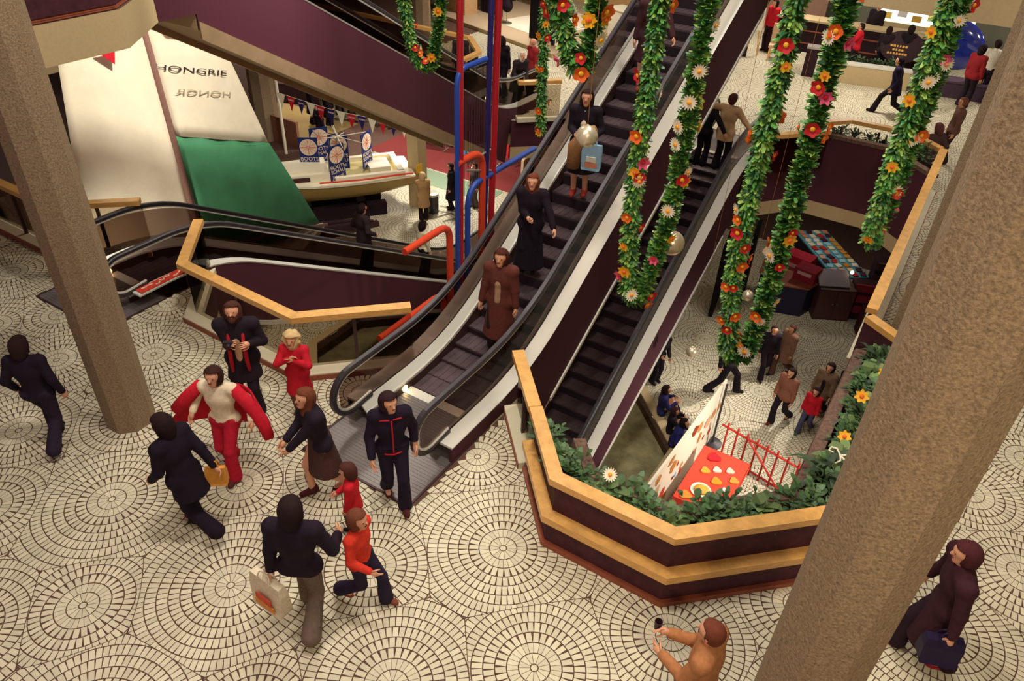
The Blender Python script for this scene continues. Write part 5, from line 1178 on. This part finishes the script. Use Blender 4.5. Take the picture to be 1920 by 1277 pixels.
for k, (x, y, rz) in enumerate(((-14.3, 19.5, 20), (-14.1, 19.2, 70))):
    st = thing('display_stand', 'low tubular stand ' + ('behind' if k else 'in front of') + ' the litter bin by the red pole', 'stand', (x, y, -4.995), R(rz))
    for yy in (-.2, .2):
        mb = MB(); mb.tube([(-.6, yy, .03), (.6, yy, .03)], .018, 6); mb.build('runner', steel, st)
    mb = MB(); mb.tube([(0, -.2, .05), (0, .2, .05)], .018, 6); mb.build('crossbar', steel, st)
# left edge: framed boat poster and red cases seen through the glass rail
ps = thing('poster_board', 'white board with red compass rose behind the left oak rail', 'sign', (-17.2, 8.4, -2.6), R(115)); mb = MB(); mb.box((0, 0, 0), (1.7, .05, 2.4)); mb.build('board', disc, ps)
mb = MB()
for k in range(12):
    a = math.pi * k / 6; mb.tube([(.1 * math.cos(a), -.03, .4 + .1 * math.sin(a)), (.65 * math.cos(a), -.03, .4 + .65 * math.sin(a))], .015, 4)
mb.build('compass_rose', redl, ps)
text_mesh('sign_lettering', 'BOOTS', .42, blue, ps, Matrix.Translation((0, -.03, -.5)) @ Matrix.Rotation(R(90), 4, 'X')); text_mesh('sign_lettering', 'SCHAU', .42, blue, ps, Matrix.Translation((0, -.03, -.9)) @ Matrix.Rotation(R(90), 4, 'X'))
mb = MB(); mb.tube([(0, .1, -2.39), (0, .06, -1.1)], .05, 8); mb.build('leg', dkmetal, ps)
rs = thing('round_sign', 'round white and blue sign far behind the left edge of the sails', 'sign', (-25.5, 15.6, -2.6), R(100)); mb = MB(); mb.box((0, .05, 0), (1.1, .06, 1.5)); mb.build('panel', blue, rs)
mb = MB(); mb.lathe([(.45, 0), (.45, .03)], n=24); o = mb.build('disc', disc, rs); o.rotation_euler = (R(90), 0, 0)
mb = MB(); mb.tube([(0, .1, -.7), (0, .1, -2.39)], .04, 8); mb.build('leg', dkmetal, rs)
mb = MB(); mb.box((-14.2, 7.6, -4.3), (2.6, 1.0, 1.4)); tag(mb.build('crate', mat('red_crate', '8a2f28', .7, noise=.1, nscale=4)), 'reddish brown crate under the left glass rail', 'crate')

# ---------------------------------------------------------------- market stall under the far planter
def boxthing(name, label, cat, c, d, m, rz=0, group=None):
    mb = MB(); mb.box((0, 0, d[2] / 2), d); o = mb.build(name, m); o.location = c; o.rotation_euler = (0, 0, rz)
    bv = o.modifiers.new('bevel', 'BEVEL'); bv.width = .012; bv.segments = 2; return tag(o, label, cat, group)
Z = -4.998
sk_ = thing('stall_counter', 'navy blue angular counter of the lower stall', 'counter', (-2.85, 20.3, Z)); mb = MB(); mb.prism([(-1.0, .6), (-.9, -.2), (-.3, -.6), (.5, -.35), (.7, .3), (.4, .7)], 0, .92); mb.build('front', mat('navy_front', '1f1b38', .6), sk_, fix=True); mb = MB(); mb.prism([(-1.05, .63), (-.95, -.22), (-.31, -.65), (.53, -.38), (.75, .3), (.43, .74)], .92, .96); mb.build('top', dkwood, sk_, fix=True)
cb = thing('cabinet', 'brown wooden cabinet with a propped grey lid at the lower stall', 'cabinet', (-1.75, 20.6, Z), R(28)); mb = MB(); mb.box((0, 0, .5), (1.0, .7, 1.0)); mb.build('body', mat('brown_wood', '4a2c26', .6, noise=.2, nscale=6), cb)
for q_ in (1, -1):
    mb = MB(); mb.box((q_ * .25, -.355, .5), (.46, .02, .9)); d_ = mb.build('door', mat('brown_door', '563430', .6), cb); mb = MB(); mb.ball((q_ * .06, -.375, .55), .02, n=8); mb.build('knob', steel, d_)
mb = MB(); mb.box((-.1, .05, 1.16), (.85, .6, .03), M=Matrix.Rotation(R(24), 4, 'X')); mb.build('lid', mat('grey_lid', '8a8088', .5), cb)
mb = MB(); mb.ball((.42, .2, 1.3), .05); mb.build('lamp_bulb', shopl, cb, smooth=True)
tb = thing('sales_table', 'long dark table covered with books and papers at the lower stall', 'table', (-2.35, 22.6, Z), R(-52)); mb = MB(); mb.box((0, 0, .86), (2.9, 1.05, .06)); mb.build('tabletop', cloth('5aa0b4', .6), tb)
mb = MB(); mb.box((0, -.5, .43), (2.9, .05, .84)); mb.build('front_panel', cloth('241620'), tb)
for a_ in (-1.35, 1.35):
    for b_ in (-.45, .45): mb = MB(); mb.box((a_, b_, .42), (.06, .06, .84)); mb.build('leg', dkmetal, tb)
rr = random.Random(12); M = Matrix.Translation((-2.35, 22.6, Z)) @ Matrix.Rotation(R(-52), 4, 'Z'); pr = {}
for i in range(11):
    for j in range(4):
        c = rr.choice(['e8dcb0', 'd09040', 'c0302c', 'e8e0d0', 'd8a890', '4a2a38', '9ad0d8', 'c98a70']); p = M @ Vector((-1.32 + i * .262, -.38 + j * .26, .892)); 
        if c not in pr: o = boxthing('book', 'small book or folder lying on the stall table', 'book', p, (.21, .17, .035), cloth(c, .6), 0, 'books and folders on the stall table'); pr[c] = o
        else: o = pr[c].copy(); COL.objects.link(o); o.location = p
        o.rotation_euler = (0, 0, rr.uniform(-.4, .4) - .9)
for k, (x, y, z, c) in enumerate(((-3.0, 21.15, .95, 'b0283a'), (-2.55, 20.45, .96, '8a2434'))):
    rb = thing('display_box', ('larger' if not k else 'smaller') + ' red display box on the stall counter', 'box', (x, y, Z + (.96 if k else .0)), R(-10)); mb = MB(); hgt = .38 if k else 1.3
    mb.box((0, 0, hgt / 2), (.62 if k else .9, .5, hgt)); mb.build('box_body', cloth(c), rb); mb = MB(); mb.box((0, -.26, hgt * .7), (.4, .02, hgt * .25)); mb.build('pale_label', cloth('c9a0a0'), rb)
for k, (x, y) in enumerate(((-4.6, 19.0), (-4.15, 20.2))):
    boxthing('screen_panel', ('nearer' if not k else 'farther') + ' black screen panel left of the stall', 'screen', (x, y, Z), (.12, 1.2, 2.2), cloth('1f171c'), R(10))
for k, (x, y, c, h_) in enumerate(((-1.0, 21.0, '3a1f24', 1.1), (-.5, 20.2, '4a1f28', .8), (-.7, 21.9, '35202a', 1.5), (-.3, 18.6, '5a5048', 2.0))):
    sh_ = thing('shelf_unit', ['dark red shelf unit next to the brown cabinet', 'low dark shelf unit at the right end of the stall', 'tall dark shelf unit behind the stall', 'grey partition under the right edge'][k], 'shelf', (x, y, Z), R(20))
    mb = MB(); mb.box((0, 0, h_ / 2), (.7, .45, h_)); mb.build('carcass', cloth(c), sh_)
    if k < 3:
        for z in (.35, .7, 1.05, 1.4):
            if z < h_: mb = MB(); mb.box((0, -.24, z), (.66, .06, .22)); mb.build('goods_row', cloth(['8a2a34', '6a3038', '5a4038'][k]), sh_)
ls = thing('table_lamp', 'cream lampshade standing on the left of the stall', 'lamp', (-3.75, 21.0, Z)); mb = MB(); mb.tube([(0, 0, 0), (0, 0, 1.3)], .03, 8); mb.build('stand', dkmetal, ls); mb = MB(); mb.lathe([(.28, 1.15), (.1, 1.55)], n=18); mb.build('shade', mat('lampshade', 'd9b890', .8, emit='e0b080', estr=.35), ls)

# ---------------------------------------------------------------- painted board, table and fence beside the basin
bd = thing('painted_board', 'tall white board with painted red and ochre figures beside the basin', 'board', (-2.72, 12.3, -4.99), R(88)); mb = MB(); mb.box((-.55, 0, .87), (3.9, .05, 1.6)); mb.build('panel', whitep, bd)
rr = random.Random(8)
for k in range(34):
    mb = MB(); c = rr.choice(['c0392a', 'b07a3a', 'd9a080', '8a3a24', 'c98a50', 'c9a888']); cx_, cz_ = rr.uniform(-2.4, 1.35), rr.uniform(.25, 1.48); w_, h_ = rr.uniform(.06, .2), rr.uniform(.06, .17); n = 12
    pts = [(cx_ + w_ * math.cos(2 * math.pi * j / n) * rr.uniform(.6, 1.1), cz_ + h_ * math.sin(2 * math.pi * j / n) * rr.uniform(.7, 1.1)) for j in range(n)]
    if k == 0: c = '4aa8d0'; 
    mb.add([(x, -.0265 - .0003 * k, z) for x, z in pts], [tuple(range(n))]); mb.build('painted_figure', cloth(c, .6), bd)
bs = thing('board_post', 'black post with round foot holding the end of the painted board', 'post', (-2.58, 13.42, -4.99)); mb = MB(); mb.tube([(0, 0, .03), (0, 0, 1.75)], .025, 8); mb.build('pole', rubber, bs); mb = MB(); mb.lathe([(.22, 0), (.22, .03), (.05, .06)], n=20); mb.build('foot', rubber, bs)
tt = thing('table', 'table under a bright red cloth beside the painted board', 'table', (-2.02, 11.55, -4.99)); 
for a_ in (-.4, .4):
    for b_ in (-.75, .75): mb = MB(); mb.box((a_, b_, .36), (.05, .05, .72)); mb.build('leg', dkmetal, tt)
mb = MB(); mb.box((0, 0, .735), (.96, 1.7, .03)); mb.build('tabletop', dkwood, tt)
mb = MB(); mb.box((0, 0, .756), (1.02, 1.76, .008)); 
for q_ in (1, -1): mb.box((q_ * .507, 0, .66), (.008, 1.76, .2)); mb.box((0, q_ * .877, .66), (1.02, .008, .2))
o = mb.build('tablecloth', mat('coral_red_cloth', 'd8402a', .8)); o.location = (-2.02, 11.55, -4.99); tag(o, 'coral red cloth spread over the table beside the board', 'tablecloth')
def onT(x, y): return (-2.02 + x, 11.55 + y, -4.99 + .762)
gp = thing('plate', 'big golden pastry on a white plate on the red table', 'food', onT(-.1, -.42)); mb = MB(); mb.lathe([(.02, 0), (.14, 0), (.21, .015), (.2, .02), (.02, .008)], n=24); mb.build('dish', whitep, gp); mb = MB(); mb.ball((.02, 0, .04), (.16, .14, .05)); mb.build('pastry', mat('golden_pastry', 'd9a23c', .6, noise=.2, nscale=12), gp, smooth=True)
for k, (x, y, c, r_, lab) in enumerate(((-.22, .15, 'd99a3c', .09, 'golden biscuit left of centre on the red table'), (-.02, .3, 'ecdcb8', .08, 'cream biscuit near the far side of the red table'), (.22, .42, 'c9b8a8', .08, 'grey white biscuit at the far edge of the red table'), (.38, .2, 'd98a3c', .09, 'orange biscuit at the right edge of the red table'), (-.2, .62, 'b0222a', .13, 'dark red heart-shaped biscuit at the far end of the red table'), (.3, -.15, 'f0e4d0', .05, 'white sugar figure right of centre on the red table'), (.08, -.02, 'd98a2a', .10, 'thin orange biscuit in the middle of the red table'), (-.3, -.72, 'c98a3a', .11, 'brown biscuit at the near end of the red table'), (.2, -.5, '5a9a4a', .04, 'tiny green figure on the red table'))):
    mb = MB(); n = 14; mb.prism([(r_ * (1 + .18 * math.cos(3 * a_)) * math.cos(a_), r_ * (1 + .18 * math.cos(3 * a_)) * math.sin(a_)) for a_ in (2 * math.pi * j / n for j in range(n))], 0, .03); o = mb.build('biscuit', cloth(c, .6), fix=True); o.location = onT(x, y); tag(o, lab, 'biscuit', 'biscuits on the red table')
fn = thing('fence', 'low red trellis fence between the table and the walkers', 'fence', (-2.4, 13.1, -4.99)); fdir = Vector((1.95, -.42, 0)); fr = cloth('b8352c', .6)
for z in (.12, .92): mb = MB(); mb.tube([Vector((0, 0, z)), fdir * 1.08 + Vector((0, 0, z))], .025, 8); mb.build('rail', fr, fn)
for k in range(9): mb = MB(); q_ = fdir * (k + .6) / 8.4; mb.tube([q_ + Vector((0, 0, 0)), q_ + Vector((0, 0, 1.05))], .022, 8); mb.build('picket', fr, fn)
mb = MB(); mb.tube([fdir * .34 + Vector((0, -.03, .9)), fdir * .78 + Vector((0, -.03, .1))], .022, 8); mb.build('brace', fr, fn)

# ---------------------------------------------------------------- far side of the middle floor
lw = thing('stone_planter', 'low pale stone planter wall with plants behind it at the upper right', 'planter', (-3.4, 25.95, 0.004), R(12)); mb = MB(); mb.box((0, 0, .27), (2.6, .3, .54)); mb.build('wall_face', cream, lw); mb = MB(); mb.box((0, .02, .56), (2.66, .36, .05)); mb.build('coping', palesteel, lw)
mb = MB(); mb.box((0, .7, .2), (2.4, .9, .4)); mb.build('soil_bed', soil, lw)
plant_row([(-4.4, 26.4), (-2.6, 26.7)], 7, .42, ('bush', 'fern'), {'bush': 'dark bushy plant behind the low stone wall', 'fern': 'long-leaved plant behind the low stone wall'}, 'plants behind the low wall', 8)
bx = thing('bench', 'dark purple bench block right of the low stone wall', 'bench', (-.75, 26.6, 0.004), R(8)); mb = MB(); mb.box((0, 0, .22), (1.9, .6, .44)); mb.build('base', cloth('4a3a48'), bx); mb = MB(); mb.box((0, 0, .46), (1.94, .64, .05)); mb.build('seat', cloth('564454'), bx)
ks = thing('kiosk_counter', 'long dark kiosk counter with pale top at the upper right', 'counter', (-4.6, 28.9, 0.004), R(3)); mb = MB(); mb.box((0, 0, .5), (5.2, .7, 1.0)); mb.build('front', cloth('2a1a20'), ks); mb = MB(); mb.box((0, 0, 1.03), (5.3, .8, .06)); mb.build('top', cream, ks)
for z in (.3, .7): mb = MB(); mb.box((0, -.36, z), (5.2, .02, .04)); mb.build('moulding', dkwood, ks)
sn = thing('standing_sign', 'round dark sign with three lines of yellow lettering before the kiosk', 'sign', (-2.7, 27.3, 0.004), R(5)); mb = MB(); mb.lathe([(.55, 0), (.55, .06)], n=28); o = mb.build('disc', cloth('2f161e', .5), sn); o.rotation_euler = (R(72), 0, 0); o.location = (0, 0, .95); o.scale = (1.15, .85, 1)
mb = MB(); mb.tube([(0, 0.05, 0), (0, 0.05, .7)], .03, 8); mb.build('leg', rubber, sn)
mb = MB(); rr = random.Random(2)
for line_, nl in ((0, 6), (1, 4), (2, 7)):
    for k in range(nl): mb.box((-.04 + (k - nl / 2) * .075, -.12 + .13 * (1 - line_), .066), (.05 + rr.uniform(-.012, .012), .07, .008))
l_ = mb.build('yellow_lettering', mat('yellow_letters', 'e0a83c', .5), o)
bin2 = thing('litter_bin', 'dark square litter bin left of the low stone wall', 'bin', (-5.0, 25.8, 0.004), R(10)); mb = MB(); mb.box((0, 0, .42), (.36, .36, .84)); mb.build('bin_body', cloth('2f1c22'), bin2); mb = MB(); mb.box((0, 0, .87), (.4, .4, .06)); mb.build('bin_top', greyp, bin2)
bs2 = thing('display_screen', 'shiny blue oval screen standing by the kiosk', 'screen', (-1.35, 28.6, 0.004), R(-30)); mb = MB(); mb.ball((0, 0, 1.0), (1.0, .18, .75), n=28); mb.build('panel', mat('blue_gloss', '24308a', .15, coat=1.0, noise=.3, nscale=6), bs2, smooth=True); mb = MB(); mb.tube([(0, 0, 0), (0, 0, .4)], .12, 10); mb.build('foot', rubber, bs2)
es = thing('easel', 'white easel board with wooden legs at the upper right', 'easel', (-7.3, 26.9, 0.004), R(25)); mb = MB(); mb.box((0, 0, 1.25), (.62, .04, .9), M=Matrix.Rotation(R(-12), 4, 'X')); mb.build('board', whitep, es)
for x, y in ((-.28, -.1), (.28, -.1), (0, .4)): mb = MB(); mb.tube([(x, y, 0), (x * .6, 0, 1.1)], .022, 8); mb.build('leg', wood, es)
for k, (x, y, c, lab) in enumerate(((-7.75, 26.75, '8a2a30', 'red bag on the floor left of the easel'), (-7.45, 26.6, '2a1a22', 'black bag on the floor under the easel'))): boxthing('bag', lab, 'bag', (x, y, .004), (.34, .24, .3), cloth(c), R(20))
bw = thing('chair', 'pale wicker chair right of the easel', 'chair', (-6.4, 27.0, 0.004), R(10)); mb = MB(); mb.box((0, 0, .42), (.55, .5, .08)); mb.build('seat', cloth('c9a888'), bw); mb = MB(); mb.box((0, .24, .75), (.55, .07, .62)); mb.build('backrest', cloth('c9a888'), bw)
for x in (-.22, .22):
    for y in (-.2, .2): mb = MB(); mb.box((x, y, .2), (.05, .05, .4)); mb.build('leg', wood, bw)
# bright stall with lit case behind the kiosk and a little garland over it
gc = thing('glass_showcase', 'brightly lit glass showcase behind the kiosk', 'showcase', (-2.6, 30.8, 0.004)); mb = MB(); mb.box((0, 0, .5), (3.0, .8, 1.0)); mb.build('base', cream, gc); mb = MB(); mb.box((0, 0, 1.35), (3.0, .75, .68)); mb.build('lit_case', mat('lit_case_glow', 'd8e8d8', .3, emit='d8f0dc', estr=1.6), gc)
for k in range(6): mb = MB(); mb.box((-1.2 + .48 * k, -.38, 1.2 + .1 * (k % 2)), (.3, .04, .2)); mb.build('goods', mat('goods_%d' % k, ['f0d060', 'e8e8e0', 'd0a040'][k % 3], .5), gc)
garland('thin garland swagged over the lit showcase', [[(-4.0, 30.2, 2.75), (-3.2, 30.2, 2.15), (-2.4, 30.2, 2.25), (-1.6, 30.2, 2.8)]], r=.13, per=260, nfl=14, seed=14)
mb = MB(); mb.box((-9, 31.5, 1.4), (6, .2, 2.8)); tag(mb.build('shop_partition', mat('tan_partition', '8a6a58', .8)), 'plain brown shop partition behind the easel', 'partition')
# clothes shop on the platform at the top centre
pf = thing('shop_platform', 'pale raised shop platform with a tan edge at top centre', 'platform', (-14.6, 25.6, 0.004), R(-18)); mb = MB(); mb.box((0, 0, .06), (6.5, 5.0, .12)); mb.build('deck', mat('pale_deck', 'b8a284', .8), pf); mb = MB(); mb.box((0, -2.52, .06), (6.5, .06, .12)); mb.build('edge', cream, pf); mb = MB(); mb.box((.2, .3, .125), (2.6, 3.6, .01)); mb.build('white_runner', whitep, pf)
M = Matrix.Translation((-14.6, 25.6, .13)) @ Matrix.Rotation(R(-18), 4, 'Z')
def mannequin(label, p, colr, kind):
    root = thing('mannequin', label, 'mannequin', p, R(-20)); mb = MB(); mb.tube([(0, 0, .03), (0, 0, 1.0)], .02, 8); mb.build('pole', steel, root); mb = MB(); mb.lathe([(.2, 0), (.2, .02), (.03, .05)], n=18); mb.build('base', steel, root)
    V, Fq = smooth_mesh([(va(0, 0, 1.42), va(0, 0, 1.05), .17, .15, .7, .05), (va(-.17, 0, 1.42), va(.17, 0, 1.42), .07, .07, 1, .05), (va(-.22, 0, 1.38), va(-.27, .02, .95), .06, .05, 1, .04), (va(.22, 0, 1.38), va(.27, .02, .95), .06, .05, 1, .04), (va(0, 0, 1.0), va(0, 0, .62), .16, .24, .8, .05)], .025); npmesh('dress', V, Fq, cloth(colr), root)
    mb = MB(); mb.ball((0, 0, 1.66), (.09, .1, .12)); mb.build('head_form', whitep, root, smooth=True)
mannequin('mannequin in a dark dress left on the white runner', M @ Vector((-.6, -1.3, 0)), '241a26', 0); mannequin('mannequin in a dark brown outfit right on the white runner', M @ Vector((.75, -1.0, 0)), '3a1f22', 0)
for k, (x, y, c) in enumerate(((1.9, -1.8, '2a2a30'), (-2.0, -.9, '35282a'))):
    sp = thing('display_screen', ('dark green-black screen wall right of the mannequins', 'dark slatted screen left of the mannequins')[k], 'screen', M @ Vector((x, y, 0)), R(-18)); mb = MB(); mb.box((0, 0, 1.05), (1.25, .08, 2.1)); mb.build('panel', cloth(c), sp)
    for j in range(8): mb = MB(); mb.box((-.54 + j * .155, -.05, 1.05), (.03, .02, 2.05)); mb.build('slat', cloth('1c1a20'), sp)
rack(tuple(M @ Vector((-2.2, 1.2, 0))), R(-20), 8, ('241a26', '3a2a2e', 'c9a888'), 'clothes rack far back on the shop platform', '# garment on the platform rack', 'platform rack', h=1.0)
for k, p in enumerate((M @ Vector((-3.0, -1.6, -.13)), M @ Vector((3.2, 1.0, 0)))):
    cu = thing('shop_counter', ('tan counter with glass bowls left of the platform', 'white counter at the right of the platform')[k], 'counter', p, R(-18)); mb = MB(); mb.box((0, 0, .45), (1.3, .6, .9)); mb.build('body', cloth('c09a70' if not k else 'd8d0bc'), cu); mb = MB(); mb.box((0, 0, .92), (1.4, .7, .05)); mb.build('top', whitep, cu)
mb = MB(); mb.box((-15.0, 30.2, 1.6), (9, .2, 3.2)); tag(mb.build('shop_back_wall', mat('warm_shop_wall', 'c9a070', .8)), 'warm tan back wall of the shop at top centre', 'partition')
column(-16.9, 21.3, .3, 0.004, 4.2, 'grey column beside the small U-shaped garland', 0)
